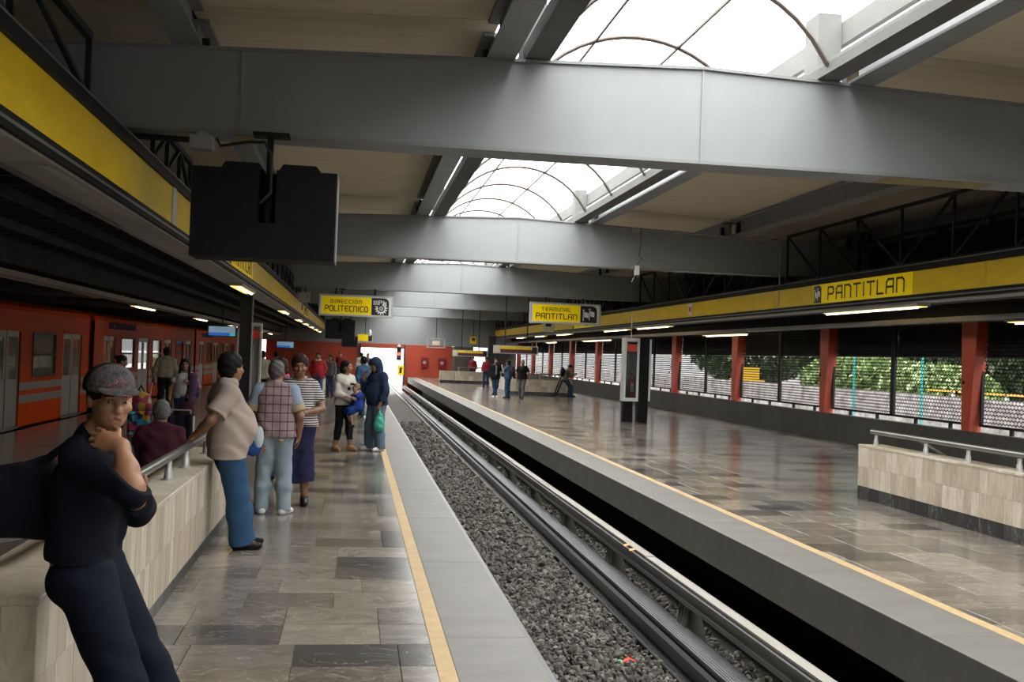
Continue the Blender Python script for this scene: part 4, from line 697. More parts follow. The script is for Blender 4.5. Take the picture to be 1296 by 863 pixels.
# ================================================================ the orange train
def car(label, y0, y1, openings):
    XS, XW = -6.5, -9.0; t = thing('metro_car', label, 'train', ((XS+XW)/2, (y0+y1)/2, -1.0), 'orange metro cars'); cx, cy, cz = t.location; w = 1.25
    zb, z1, z2, z3 = -.12+1, .97+1, 1.90+1, 2.30+1
    ops = [(a-cy, b-cy, k) for a, b, k in openings]; a0, b0 = y0-cy, y1-cy
    for sx in (1, -1):
        mb = MB(); xo, xi = sorted((sx*w, sx*(w-.07)))
        mb.box(xo, xi, a0, b0, z2, z3); cur = a0
        for a, b, k in ops:
            mb.box(xo, xi, cur, a, zb, z2)
            if k == 'w': mb.box(xo, xi, a, b, zb, z1)
            else: mb.box(xo, xi, a, b, zb, 1.02)
            cur = b
        mb.box(xo, xi, cur, b0, zb, z2); mb.build('side_wall', 'train_orange', t)
        cur = a0
        for a, b, k in ops+[(b0, b0, 'd')]:
            if k == 'd' or True:
                if a-cur > .2:
                    x_ = sorted((sx*w, sx*(w+.004)))
                    for (s0, s1) in ((.47, .63), (.73, .88)): MB().box(x_[0], x_[1], cur, a, s0+1, s1+1).build('grey_stripe', 'train_grey', t)
                elif False: pass
                if k == 'w' and b > a:
                    x_ = sorted((sx*w, sx*(w+.004)))
                    for (s0, s1) in ((.47, .63), (.73, .88)): MB().box(x_[0], x_[1], a, b, s0+1, s1+1).build('grey_stripe', 'train_grey', t)
                cur = b
        for a, b, k in ops:
            xo, xi = sorted((sx*(w-.05), sx*(w-.02)))
            if k == 'w':
                wdo = MB().box(sx*w-.02, sx*w+.015, a, b, z1, z1+.05).box(sx*w-.02, sx*w+.015, a, b, z2-.05, z2).box(sx*w-.02, sx*w+.015, a, a+.05, z1, z2).box(sx*w-.02, sx*w+.015, b-.05, b, z1, z2).box(sx*w-.02, sx*w+.012, a, b, z1+.44, z1+.48).build('window', 'rubber', t)
                MB().box(xo, xi, a+.04, b-.04, z1+.04, z2-.04).build('pane', 'train_glass', wdo)
            else:
                m = (a+b)/2
                for p, q in ((a+.04, m-.03), (m+.03, b-.04)):
                    d = MB(); x0, x1 = sorted((sx*(w-.06), sx*(w-.025))); d.box(x0, x1, p, q, 1.04, 1.95).box(x0, x1, p, q, 2.78, 2.9).box(x0, x1, p, p+.10, 1.95, 2.78).box(x0, x1, q-.10, q, 1.95, 2.78); dd = d.build('door_leaf', 'train_door', t)
                    MB().box(sx*(w-.045)-.006, sx*(w-.045)+.006, p+.09, q-.09, 1.94, 2.79).build('pane', 'train_glass', dd)
                MB().box(sx*(w-.05)-.02, sx*(w-.05)+.02, m-.03, m+.03, 1.04, 2.9).box(sx*(w-.05)-.03, sx*(w-.05)+.03, a, a+.04, 1.02, 2.9).box(sx*(w-.05)-.03, sx*(w-.05)+.03, b-.04, b, 1.02, 2.9).build('door_seal', 'rubber', t)
                MB().box(sx*(w-.04)-.03, sx*(w-.04)+.05, a-.02, b+.02, .98, 1.03).build('door_sill', 'train_grey', t)
                MB().box(sx*w-.01, sx*w+.02, a-.05, b+.05, 2.93, 2.97).build('door_header', 'train_orange', t)
    rf = [(w, z3), (w-.02, z3+.09), (w-.25, z3+.19), (0, z3+.25), (-w+.25, z3+.19), (-w+.02, z3+.09), (-w, z3)]
    MB().prism(rf, a0, b0).build('roof', 'train_orange', t)
    MB().box(-w, w, a0, b0, zb, zb+.13).build('floor_pan', 'train_inside', t)
    for yy in (a0, b0-.07): MB().box(-w, w, yy, yy+.07, zb, z3).build('end_wall', 'train_orange', t)
    MB().box(-w+.1, w-.1, a0+.3, b0-.3, .15, zb).build('underframe', 'under_black', t)
    MB().box(w-.02, w+.0, a0+.2, b0-.2, zb-.18, zb).build('skirt', 'under_black', t)
    MB().box(-.35, .35, a0+.4, b0-.4, z3-.06, z3+.02).build('ceiling_light_panel', 'train_inside', t)
    for k in range(int((b0-a0)/2.4)):
        MB().box(-w+.1, -w+.55, a0+1+k*2.4, a0+1.9+k*2.4, zb+.13, zb+.6).build('seat', 'train_door', t)
    MB().box(w-.005, w+.008, a0+1.6, a0+5.2, z3-.2, z3-.02).build('reflector_board', 'purple_knit', t) if y0 > 20 else None
    MB().tube([(w, a0+2.2, z3-.12), (w+.03, a0+2.2, z3-.12)], .06, 10).build('marker_lamp', 'ink_black', t)
    return t
def pat(y0): return [(y0+1.1, y0+2.5, 'd'), (y0+3.2, y0+5.1, 'w'), (y0+5.7, y0+7.4, 'd'), (y0+7.9, y0+9.5, 'w'), (y0+10.2, y0+11.6, 'd'), (y0+12.5, y0+14.2, 'w'), (y0+14.9, y0+16.3, 'd')]
car('nearest orange metro car with grey stripes, at the left edge', 10.6, 27.7, [(11.6, 13.2, 'd'), (13.9, 15.6, 'w'), (16.2, 17.8, 'd'), (18.4, 20.0, 'w'), (20.6, 22.2, 'd'), (22.98, 24.7, 'w'), (25.3, 26.95, 'd')])
car('second orange metro car, behind the man with a cane', 28.1, 45.2, pat(28.1)); car('third orange metro car, behind the black pillar', 45.6, 62.0, pat(45.6)[:-1]); car('farthest orange metro car near the red end wall', 62.4, 76.5, pat(62.4)[:-2])
# ---------------------------------------------------------------- implicit-surface modeller for figures and soft things
def V3(*a): return np.array(a, float)
def unit(v): return v/max(np.linalg.norm(v), 1e-9)
def C_(a, b, ra, rb, k=.02, cut=0, op=1): return ('c', np.array(a, float), np.array(b, float), ra, rb, k, cut, op)
def E_(c, r, R=None, k=.02, op=1): return ('e', np.array(c, float), np.array(r, float), np.eye(3) if R is None else R, k, 0, op)
def prim_d(q, P):
    if q[0] == 'c':
        _, a, b, ra, rb, k, cut, op = q
        ba = b-a; L2 = max(ba@ba, 1e-9); pa = P-a
        t = (pa@ba)/L2; tc = np.clip(t, 0, 1)
        d = np.sqrt(((pa-tc[:, None]*ba)**2).sum(1))-(ra+(rb-ra)*tc)
        if cut & 1: d = np.maximum(d, (t-1)*math.sqrt(L2))
        if cut & 2: d = np.maximum(d, -t*math.sqrt(L2))
        return d
    _, c, r, R, k, _, op = q
    p = (P-c)@R; n = np.sqrt(((p/r)**2).sum(1)); g = np.sqrt(((p/(r*r))**2).sum(1))
    return n*(n-1)/np.maximum(g, 1e-6)
def sdf(prims, P):
    d = None
    for q in prims:
        e = prim_d(q, P); k = q[-3] if q[0] == 'c' else q[4]
        if q[-1] > 0:
            if d is None: d = e
            else:
                h = np.maximum(k-np.abs(d-e), 0)/k; d = np.minimum(d, e)-h*h*k*.25
        else:
            h = np.maximum(k-np.abs(d+e), 0)/k; d = np.maximum(d, -e)+h*h*k*.25
    return d
def wrinkle(P, amp, s):
    x, y, z = P.T
    return amp*(np.sin(s*(z+.12*np.sin(x*8+1.3)+.09*np.sin(y*10)+.4*x))*.5*(1+np.sin(x*13+y*7+z*5))+np.sin(s*1.3*(z*.8-x*.6+y*.5+.05*np.sin(z*21))+2)*.35)
def surf(prims, h, wr=None, cuts=()):
    """naive surface nets over the sparse shell of the implicit solid -> verts, quads"""
    lo = np.full(3, 1e9); hi = -lo
    for q in prims:
        if q[-1] < 0: continue
        if q[0] == 'c':
            r = max(q[3], q[4])
            for p in (q[1], q[2]): lo = np.minimum(lo, p-r); hi = np.maximum(hi, p+r)
        else:
            r = q[2].max(); lo = np.minimum(lo, q[1]-r); hi = np.maximum(hi, q[1]+r)
    lo -= 3*h; hi += 3*h; B = 8
    nb = np.ceil((hi-lo)/(h*B)).astype(int)
    N = nb*B+1
    F = np.full(N, 1.0, np.float32)
    bi = np.stack(np.meshgrid(*[np.arange(n) for n in nb], indexing='ij'), -1).reshape(-1, 3)
    cen = lo+(bi+.5)*B*h
    rad = B*h*.87+.03
    ds = np.array([prim_d(q, cen) for q in prims])
    pos = np.array([q[-1] > 0 for q in prims])
    dm = ds[pos].min(0)
    for ii in np.nonzero(dm < -rad)[0]:
        a = bi[ii]*B; F[a[0]:a[0]+B+1, a[1]:a[1]+B+1, a[2]:a[2]+B+1] = -1
    gi = np.arange(B+1)*h
    loc = np.stack(np.meshgrid(gi, gi, gi, indexing='ij'), -1).reshape(-1, 3)
    for ii in np.nonzero(np.abs(dm) <= rad)[0]:
        keep = [q for j, q in enumerate(prims) if ds[j, ii] < (max(dm[ii], 0)+2*rad if q[-1] > 0 else rad)]
        P = lo+bi[ii]*B*h+loc
        d = sdf(keep, P)
        if wr: d = d+wrinkle(P, *wr)
        for (pt, nr) in cuts: d = np.maximum(d, (P-pt)@nr)
        a = bi[ii]*B
        F[a[0]:a[0]+B+1, a[1]:a[1]+B+1, a[2]:a[2]+B+1] = d.reshape(B+1, B+1, B+1)
    S = F < 0
    nx, ny, nz = F.shape
    c = np.zeros((nx-1, ny-1, nz-1), np.int8)
    for i in (0, 1):
        for j in (0, 1):
            for k in (0, 1): c += S[i:nx-1+i, j:ny-1+j, k:nz-1+k]
    act = (c > 0) & (c < 8)
    idx = np.full(c.shape, -1, np.int64); A = np.argwhere(act); idx[act] = np.arange(len(A))
    acc = np.zeros((len(A), 3)); cnt = np.zeros(len(A))
    cor = [(i, j, k) for i in (0, 1) for j in (0, 1) for k in (0, 1)]
    for u in cor:
        for ax in range(3):
            if u[ax]: continue
            w = list(u); w[ax] = 1
            f0 = F[A[:, 0]+u[0], A[:, 1]+u[1], A[:, 2]+u[2]].astype(float); f1 = F[A[:, 0]+w[0], A[:, 1]+w[1], A[:, 2]+w[2]].astype(float)
            m = (f0 < 0) != (f1 < 0); t = np.where(m, f0/np.where(m, f0-f1, 1), 0)
            p = np.tile(np.array(u, float), (len(A), 1)); p[:, ax] += t
            acc[m] += p[m]; cnt[m] += 1
    vs = lo+(A+acc/cnt[:, None])*h
    quads = []
    for ax in range(3):
        sl0 = [slice(None)]*3; sl1 = [slice(None)]*3; sl0[ax] = slice(0, -1); sl1[ax] = slice(1, None)
        a, b = S[tuple(sl0)], S[tuple(sl1)]
        u, v = (ax+1) % 3, (ax+2) % 3
        for flip, msk in ((0, a & ~b), (1, ~a & b)):
            E = np.argwhere(msk); E = E[(E[:, u] > 0) & (E[:, v] > 0)]
            if not len(E): continue
            def g(du, dv):
                T = E.copy(); T[:, u] -= du; T[:, v] -= dv
                ok = (T < np.array(idx.shape)).all(1); T = np.minimum(T, np.array(idx.shape)-1)
                r = idx[T[:, 0], T[:, 1], T[:, 2]]; r[~ok] = -1; return r
            Q = np.stack([g(1, 1), g(0, 1), g(0, 0), g(1, 0)], 1)
            Q = Q[(Q >= 0).all(1)]
            quads.append(Q[:, ::-1] if flip else Q)
    return vs, np.concatenate(quads)
def surf_obj(name, prims, h, mat, parent=None, wr=None, cuts=()):
    vs, q = surf(prims, h, wr, cuts)
    me = bpy.data.meshes.new(name)
    me.vertices.add(len(vs)); me.vertices.foreach_set('co', vs.ravel())
    me.loops.add(q.size); me.loops.foreach_set('vertex_index', q.ravel().astype(np.int32))
    me.polygons.add(len(q)); me.polygons.foreach_set('loop_start', np.arange(0, q.size, 4, dtype=np.int32))
    me.update(calc_edges=True); me.validate()
    me.polygons.foreach_set('use_smooth', np.ones(len(me.polygons), bool))
    me.materials.append(mat)
    o = bpy.data.objects.new(name, me); COL.objects.link(o); o.parent = parent
    return o
def rotm(yaw=0, pitch=0, roll=0):
    """columns: right, forward, up of a part turned by yaw (left +), pitch (down +), roll"""
    cy, sy = math.cos(yaw), math.sin(yaw); cp, sp = math.cos(pitch), math.sin(pitch); cr, sr = math.cos(roll), math.sin(roll)
    Z = np.array([[cy, -sy, 0], [sy, cy, 0], [0, 0, 1]]); X = np.array([[1, 0, 0], [0, cp, sp], [0, -sp, cp]]); Y = np.array([[cr, 0, sr], [0, 1, 0], [-sr, 0, cr]])
    return Z@X@Y
def hand_prims(w, d, n, side, s, curl=.5, k=.006, detail=1):
    """palm, four unequal fingers and a thumb; d = along the hand, n = out of the back of the hand, side +1 = right hand"""
    d = unit(d); n = unit(n-(n@d)*d); x = np.cross(d, n)*side     # x points to the thumb side
    out = [C_(w-d*.01*s, w+d*.035*s, .026*s, .024*s, .02)]
    pc = w+d*.055*s
    out.append(E_(pc, np.array([.040, .048, .017])*s, np.stack([x, d, n], 1), .02))
    L = [.075, .085, .078, .060]
    for i, l in enumerate(L):
        b = w+d*(.092-.006*(i == 3)-.003*(i == 0))*s+x*(.030-.020*i)*s
        dd = d+x*(.10-.07*i); nn = n; ang = 0; p = b; r = (.0092-.0006*(i == 3))*s
        for j, f in enumerate((.45, .31, .24)):
            ang += curl*(.75, .95, .6)[j]
            e = p+(dd*math.cos(ang)-nn*math.sin(ang))*l*f*s
            out.append(C_(p, e, r, r*.92, k)); p = e; r *= .93
    b = w+d*.028*s+x*.026*s-n*.006*s; m = b+(x*.75+d*.55-n*.35)*.042*s
    out += [C_(b, m, .0125*s, .0105*s, .012), C_(m, m+(x*.25+d*.9-n*(.2+.5*curl))*.034*s, .0105*s, .009*s, .006)]
    return out
def person(label, loc, rz, h=1.7, pose=None, res=.012, fat=0., fem=0, top=None, bot=None, shoes=None, hair=None, skin=None, hands=True, group=None, face=1, extra=None, build=1.0, headscale=1.0):
    """one figure: an empty on the ground, the body in one skin, clothes and hair as its parts.
    The figure faces +y in its own frame, right hand at +x.  top = (material, sleeve 0..1, hem z, looseness), bot = (kind, material, looseness)"""
    s = h/1.7; p = dict(pel=(0, 0, .93), chest=(0, -.005, 1.27), neck=(0, -.01, 1.43), head=(0, .025, 1.575), hyaw=0, hpitch=0, hroll=0,
        sR=(.168, -.01, 1.362), sL=(-.168, -.01, 1.362), eR=(.225, -.03, 1.10), eL=(-.225, -.03, 1.10), wR=(.235, .06, .865), wL=(-.235, .06, .865),
        hipR=(.088, 0, .90), hipL=(-.088, 0, .90), kR=(.10, .025, .49), kL=(-.10, .025, .49), aR=(.105, -.015, .085), aL=(-.105, -.015, .085),
        fR=(.15, 1, 0), fL=(-.15, 1, 0), cR=.45, cL=.45, hdR=None, hdL=None, hnR=None, hnL=None)
    if fem: p.update(sR=(.148, -.01, 1.355), sL=(-.148, -.01, 1.355), eR=(.20, -.03, 1.10), eL=(-.20, -.03, 1.10), wR=(.215, .06, .87), wL=(-.215, .06, .87))
    p.update(pose or {})
    J = {k: (np.array(v, float)*s if isinstance(v, tuple) and k[0] != 'f' and not k.startswith('h_') else v) for k, v in p.items()}
    for k in ('hdR', 'hdL', 'hnR', 'hnL'):
        if p[k] is not None: J[k] = np.array(p[k], float)
    root = bpy.data.objects.new('person', None); COL.objects.link(root); root.empty_display_size = .2
    root.location = loc; root.rotation_euler = (0, 0, rz)
    tag(root, label, 'person', group)
    b_ = build*s
    across = unit(J['sR']-J['sL']); up = unit(J['neck']-J['pel']); fwd = unit(np.cross(up, across)); 
    hacross = unit(J['hipR']-J['hipL'])
    sw = .07*b_
    def torso(g):
        o = []
        for sd in (-1, 1):
            a = J['chest']+across*sd*(.072-.006*fem)*b_; m = (J['chest']*.45+J['pel']*.55)+across*sd*(.066-.012*fem)*b_; q = J['pel']+hacross*sd*(.074+.01*fem)*b_
            o += [C_(a+up*.02*s, m, .098*b_+g, (.094-.010*fem)*b_+g, .05), C_(m, q, (.094-.01*fem)*b_+g, .106*b_+g, .05)]
        o.append(E_(J['chest']+up*.0*s+fwd*.015*s, np.array([.152-.015*fem, .108, .145])*b_+g, np.stack([across, fwd, up], 1), .05))
        if fat: o.append(E_(J['pel']*.62+J['chest']*.38+fwd*(.055+.05*fat)*s, np.array([.165+.03*fat, .115+.085*fat, .17+.03*fat])*s+g, np.stack([across, fwd, up], 1), .07))
        if fem:
            for sd in (-1, 1): o.append(E_(J['chest']+across*sd*.075*s+fwd*.085*s-up*.02*s, np.array([.07, .06, .07])*s+g, None, .04))
        for S in 'RL':
            o.append(C_(J['neck']-up*.005*s, J['s'+S], .050*s+g, .052*b_+g, .05))
        return o
    # ---------------- body
    Rh = np.stack([across, fwd, up], 1)@rotm(J['hyaw'], J['hpitch'], J['hroll'])
    hs = s*headscale
    def hp(x, y, z): return J['head']+Rh@(np.array([x, y, z])*hs)
    def hr(*r): return np.array(r)*hs
    B = torso(0)
    B += [C_(J['neck']-up*.03*s, hp(0, -.018, -.05), .060*s, .053*s, .03)]
    H = [E_(hp(0, -.016, .035), hr(.076, .094, .088), Rh, .03), E_(hp(0, .020, -.028), hr(.066, .074, .080), Rh, .03), E_(hp(0, .038, -.080), hr(.041, .044, .030), Rh, .035)]
    if face:
        H += [E_(hp(0, .083, .022), hr(.052, .016, .012), Rh, .02)]
        for sd in (-1, 1):
            H += [E_(hp(sd*.034, .096, .000), hr(.020, .014, .013), Rh, .014, -1), E_(hp(sd*.044, .066, -.022), hr(.024, .024, .020), Rh, .02)]
            H += [E_(hp(sd*.080, -.012, -.008), hr(.010, .020, .033), Rh, .008)]
        H += [C_(hp(0, .086, .014), hp(0, .111, -.030), .0085*hs, .013*hs, .010), C_(hp(-.012, .094, -.032), hp(.012, .094, -.032), .010*hs, .010*hs, .008),
              C_(hp(-.018, .082, -.058), hp(.018, .082, -.058), .010*hs, .010*hs, .01), C_(hp(-.018, .081, -.069), hp(.018, .081, -.069), .0095*hs, .0095*hs, .008)]
    B += H
    slv = top[1] if top else 0
    for S in 'RL':
        sh, el, wr_ = J['s'+S], J['e'+S], J['w'+S]
        thin = .9 if fem else 1.0
        B += [C_(sh, el, .050*b_*thin, .041*b_*thin, .03), C_(el, el*.55+wr_*.45, .042*b_*thin, .040*b_*thin, .02), C_(el*.55+wr_*.45, wr_, .040*b_*thin, .0275*s, .02)]
        hp_, kn, an = J['hip'+S], J['k'+S], J['a'+S]
        B += [C_(hp_, kn, .082*b_, .056*b_, .03), C_(kn, kn*.6+an*.4, .056*b_, .055*b_, .02), C_(kn*.6+an*.4, an, .055*b_, .038*s, .02)]
        f = unit(np.array(p['f'+S], float))
        B += [C_(an-V3(0, 0, .03*s), an+f*.13*s-V3(0, 0, .058*s), .034*s, .022*s, .02)]
        if hands:
            d = J['hd'+S] if J['hd'+S] is not None else unit(wr_-el)
            sd = 1 if S == 'R' else -1
            n = J['hn'+S] if J['hn'+S] is not None else across*sd
            B += hand_prims(wr_, d, n, sd*-1 if False else sd, s*1.02, p['c'+S])
        else:
            B += [C_(wr_, wr_+unit(wr_-el)*.12*s, .03*s, .022*s, .02)]
    body = surf_obj('body', B, res, skin, root)
    # ---------------- clothes
    if top:
        m, slv, hem, g = top[:4]
        T = torso(g)
        if hem < .92: T += [C_(J['pel']+hacross*sd*.07*b_, J['pel']+hacross*sd*.078*b_-up*(max(.93-hem, .01)+.02)*s, .112*b_+g, .116*b_+g, .05) for sd in (-1, 1)]
        for S in 'RL':
            sh, el, wr_ = J['s'+S], J['e'+S], J['w'+S]
            if slv <= 0: continue
            if slv <= .55: T.append(C_(sh, sh+(el-sh)*slv*1.6, .054*b_+g, .054*b_+g*1.6, .03, 1))
            else:
                T += [C_(sh, el, .053*b_+g, .045*b_+g, .03), C_(el, el+(wr_-el)*min(1, (slv-.5)*2*.97), .047*b_+g, (.034 if slv > .9 else .044)*s+g, .02, 1)]
        zc = J['neck'][2]-.005*s
        hemc = J['pel']-up*(.93-hem)*s
        nk = J['neck']+up*(.028*s)+fwd*.0; nn = unit(up*1.0-fwd*-.45 if False else up+fwd*.55)
        surf_obj(top[4] if len(top) > 4 else 'shirt', T, res, m, root, wr=(.0055, 34), cuts=[(hemc, -up), (nk, nn)])
    if bot:
        kind, m, g = bot[:3]
        w0 = J['pel']+up*.075*s
        T = []
        for sd in (-1, 1): T.append(C_(J['pel']+up*.1*s+hacross*sd*.064*b_, J['pel']-up*.03*s+hacross*sd*.078*b_, .095*b_+g*.3, .107*b_+g*.3, .05))
        if fat: T.append(E_(J['pel']*.9+J['chest']*.1+fwd*.05*s, np.array([.17, .13+.05*fat, .14])*s, np.stack([across, fwd, up], 1), .06))
        if kind == 'skirt':
            zend = bot[3]
            mid = (J['kR']+J['kL'])/2; ank = (J['aR']+J['aL'])/2
            for sd in (-1, 1):
                q = J['pel']+hacross*sd*.07*s; e = V3(mid[0], mid[1], 0)+hacross*sd*.085*s; e[2] = zend*s
                T += [C_(q, e, .115*s, .115*s+g, .06, 1)]
        else:
            for S in 'RL':
                hp_, kn, an = J['hip'+S], J['k'+S], J['a'+S]
                end = bot[3] if len(bot) > 3 else 1.0
                T += [C_(hp_, kn, .088*b_+g, .062*b_+g, .035)]
                e = kn+(an-kn)*end-(V3(0, 0, .045*s) if end == 1.0 else 0)
                T += [C_(kn, kn*.6+e*.4, .060*b_+g, .060*b_+g*1.1, .03), C_(kn*.6+e*.4, e, .060*b_+g*1.1, .048*s+g*1.3, .03, 1)]
        surf_obj('skirt' if kind == 'skirt' else 'trousers', T, res, m, root, wr=(.006, 26), cuts=[(w0, up)])
    if shoes is not None:
        for S in 'RL':
            an = J['a'+S]; f = unit(np.array(p['f'+S], float)); z0 = an[2]-.085*s
            a = np.array([an[0], an[1], z0+.04*s])
            surf_obj('shoe', [C_(a-f*.045*s, a+f*.07*s, .040*s, .042*s, .03), C_(a+f*.07*s, a+f*.15*s-V3(0, 0, .01*s), .042*s, .033*s, .03), C_(a-f*.02*s, an+V3(0, 0, .005), .042*s, .042*s, .03)], min(res, .01), shoes, root, cuts=[(V3(0, 0, z0), V3(0, 0, -1)), (an+V3(0, 0, .025*s), V3(0, 0, 1))])
    if hair:
        st, m = hair
        fc = E_(hp(0, .090, -.020), hr(.066, .062, .078), Rh, .012, -1)
        if st == 'short': Q = [E_(hp(0, -.022, .043), hr(.086, .101, .092), Rh, .02), E_(hp(0, -.05, -.01), hr(.078, .068, .075), Rh, .03), fc, E_(hp(0, .05, -.07), hr(.2, .1, .075), Rh, .01, -1)]
        elif st == 'curly': Q = [E_(hp(0, -.026, .055), hr(.100, .108, .100), Rh, .02), E_(hp(0, -.055, -.01), hr(.088, .07, .08), Rh, .03), fc, E_(hp(0, .06, -.07), hr(.2, .1, .08), Rh, .01, -1)]
        elif st == 'bob': Q = [E_(hp(0, -.02, .042), hr(.09, .104, .094), Rh, .02), E_(hp(0, -.05, -.05), hr(.098, .075, .11), Rh, .03), fc, E_(hp(0, .07, -.06), hr(.07, .085, .12), Rh, .01, -1)]
        elif st == 'long': Q = [E_(hp(0, -.02, .042), hr(.088, .104, .094), Rh, .02), E_(hp(0, -.06, -.12), hr(.098, .065, .22), Rh, .03), C_(hp(.085, 0, 0), hp(.10, .055, -.26), .026*hs, .03*hs, .03), C_(hp(-.085, 0, 0), hp(-.10, .055, -.26), .026*hs, .03*hs, .03), fc]
        elif st == 'bun': Q = [E_(hp(0, -.022, .043), hr(.086, .101, .092), Rh, .02), E_(hp(0, -.05, -.01), hr(.078, .068, .075), Rh, .03), E_(hp(0, -.13, .05), hr(.045, .045, .045), Rh, .02), fc, E_(hp(0, .05, -.07), hr(.2, .1, .075), Rh, .01, -1)]
        else: Q = None
        if Q: surf_obj('hair', Q, min(res, .009), m, root, wr=(.003, 90))
    if face and skin is not None and res < .011:
        for sd in (-1, 1):
            e = surf_obj('eye', [E_(hp(sd*.034, .076, .002), hr(.0125, .0125, .0072), Rh)], .0022, M['eye_white'], root)
            surf_obj('iris', [E_(hp(sd*.034, .0865, .002), hr(.0052, .003, .0055), Rh)], .0014, M['iris'], e)
            surf_obj('eyebrow', [C_(hp(sd*.018, .093, .024), hp(sd*.036, .092, .029), .0042*hs, .0042*hs, .004), C_(hp(sd*.036, .092, .029), hp(sd*.054, .078, .023), .0042*hs, .0026*hs, .004)], .0025, hair[1] if hair else M['hair_black'], root)
        surf_obj('lips', [C_(hp(-.025, .085, -.0625), hp(0, .0945, -.0595), .0040*hs, .0068*hs, .004), C_(hp(.025, .085, -.0625), hp(0, .0945, -.0595), .0040*hs, .0068*hs, .004), C_(hp(-.018, .0885, -.0695), hp(.018, .0885, -.0695), .0066*hs, .0066*hs, .004)], .0025, M['lips'], root)
    return root, J, hp, Rh
# ================================================================ people
def Wl(loc, rz):
    """world point -> the figure's own frame"""
    c, s = math.cos(rz), math.sin(rz)
    return lambda X, Y, Z: ((X-loc[0])*c+(Y-loc[1])*s, -(X-loc[0])*s+(Y-loc[1])*c, Z-loc[2])
def soft(name, label, cat, loc, parts, rz=0, group=None):
    """a limp thing held or carried: parts = (name, prims, material[, wrinkle])"""
    t = thing(name, label, cat, loc, group, rz)
    for q in parts: surf_obj(q[0], q[1], q[4] if len(q) > 4 else .008, M[q[2]], t, wr=q[3] if len(q) > 3 else None)
    return t
# ---- the young man in the cap, perched on the parapet corner
loc = (-.80, 4.30, 0); rz = -math.pi/2; L = Wl(loc, rz)
pose = dict(pel=L(-1.02, 4.40, .87), chest=L(-1.005, 4.38, 1.18), neck=L(-.985, 4.36, 1.375), head=L(-.925, 4.31, 1.528), hyaw=-.95, hpitch=.06, hroll=.03,
    sR=L(-1.0, 4.205, 1.305), sL=L(-.965, 4.535, 1.305), eR=L(-.785, 4.09, 1.215), wR=L(-.850, 4.15, 1.365), hdR=(-.30, -.78, .22), hnR=(.9, -.15, .45), cR=.55,
    eL=L(-.86, 4.60, 1.06), wL=L(-.83, 4.36, 1.155), hdL=(.9, .25, .35), hnL=(.1, .3, -1), cL=.5,
    hipR=L(-.99, 4.31, .83), hipL=L(-.99, 4.49, .83), kR=L(-.815, 4.20, .46), aR=L(-.70, 4.12, .10), kL=L(-.77, 4.44, .47), aL=L(-.60, 4.42, .10), fR=(.2, 1, 0), fL=(-.1, 1, 0))
ro, J, hp, Rh = person('young man in a patterned cap and navy shirt leaning on the near parapet', loc, rz, 1.70, pose, .0055, 0, 0, (M['navy_knit'], .80, .975, .020), ('trousers', M['navy_denim'], .026), M['black_leather'], ('short', M['hair_black']), M['skin_warm'], headscale=.94)
hr = lambda *r: np.array(r)
surf_obj('cap_crown', [E_(hp(0, -.015, .058), hr(.092, .106, .082), Rh, .01), E_(hp(0, -.06, .03), hr(.086, .065, .06), Rh, .03), E_(hp(0, .02, -.040), hr(.2, .2, .080), Rh, .006, -1)], .004, M['print_cap'], ro)
surf_obj('cap_back', [E_(hp(0, -.036, .056), hr(.0965, .0950, .0865), Rh, .01), E_(hp(0, .02, -.042), hr(.2, .2, .080), Rh, .006, -1), E_(hp(0, .12, .06), hr(.2, .13, .2), Rh, .006, -1)], .004, M['black_cloth'], ro)
surf_obj('cap_brim', [E_(hp(.006, .115, .052), hr(.076, .076, .0065), Rh@rotm(0, .06, 0), .01)], .0035, M['print_cap'], ro)
soft('shoulder_bag', 'black shoulder bag hanging behind the young man in the cap', 'bag', (-1.27, 4.50, .98), [('pouch', [C_((-.10, 0, .05), (.09, 0, .05), .075, .075, .04), C_((-.10, 0, .20), (.07, 0, .22), .065, .065, .05), C_((-.06, 0, .12), (.06, 0, .12), .095, .09, .06), C_((.0, 0, .24), (.06, 0, .27), .04, .03, .05)], 'bag_black', (.006, 36)), ('strap', [C_((.03, -.02, .26), (.17, -.04, .37), .016, .016, .01), C_((.17, -.04, .37), (.255, -.06, .415), .016, .016, .01)], 'bag_black')])
# ---- heavy man in the cream shirt
loc = (-1.00, 9.55, 0); rz = -1.25; L = Wl(loc, rz)
pose = dict(pel=(0, -.07, .92), chest=(0, -.10, 1.26), neck=(0, -.085, 1.42), head=(0, -.05, 1.565), hyaw=.55, eR=(.235, -.26, 1.13), wR=L(-1.32, 9.40, .985), hdR=(-.1, -.6, -.55), hnR=(.1, -.6, .8), cR=.9, eL=(-.27, .02, 1.10), wL=(-.22, .20, .93), kR=(.10, .02, .48), kL=(-.10, .06, .48), aR=(.11, .06, .085), aL=(-.10, .14, .085), hipR=(.09, -.06, .89), hipL=(-.09, -.06, .89), sR=(.185, -.10, 1.355), sL=(-.185, -.10, 1.355))
fat_, *_ = person('heavy man in a cream shirt and blue jeans holding the handrail', loc, rz, 1.69, pose, .0075, .55, 0, (M['cream_shirt'], .48, .80, .026), ('trousers', M['blue_denim'], .034), M['black_leather'], ('curly', M['hair_black']), M['skin'], build=1.08)
surf_obj('collar', [C_((-.05, -.055, 1.425), (.05, -.055, 1.425), .058, .058, .03), C_((-.05, -.115, 1.435), (.05, -.115, 1.435), .055, .055, .03), E_((0, -.085, 1.50), (.075, .075, .06), None, .01, -1)], .0075, M['cream_shirt'], fat_)
surf_obj('breast_pocket', [E_((.095, .02, 1.24), (.045, .012, .05), None, .01)], .0075, M['cream_shirt'], fat_)
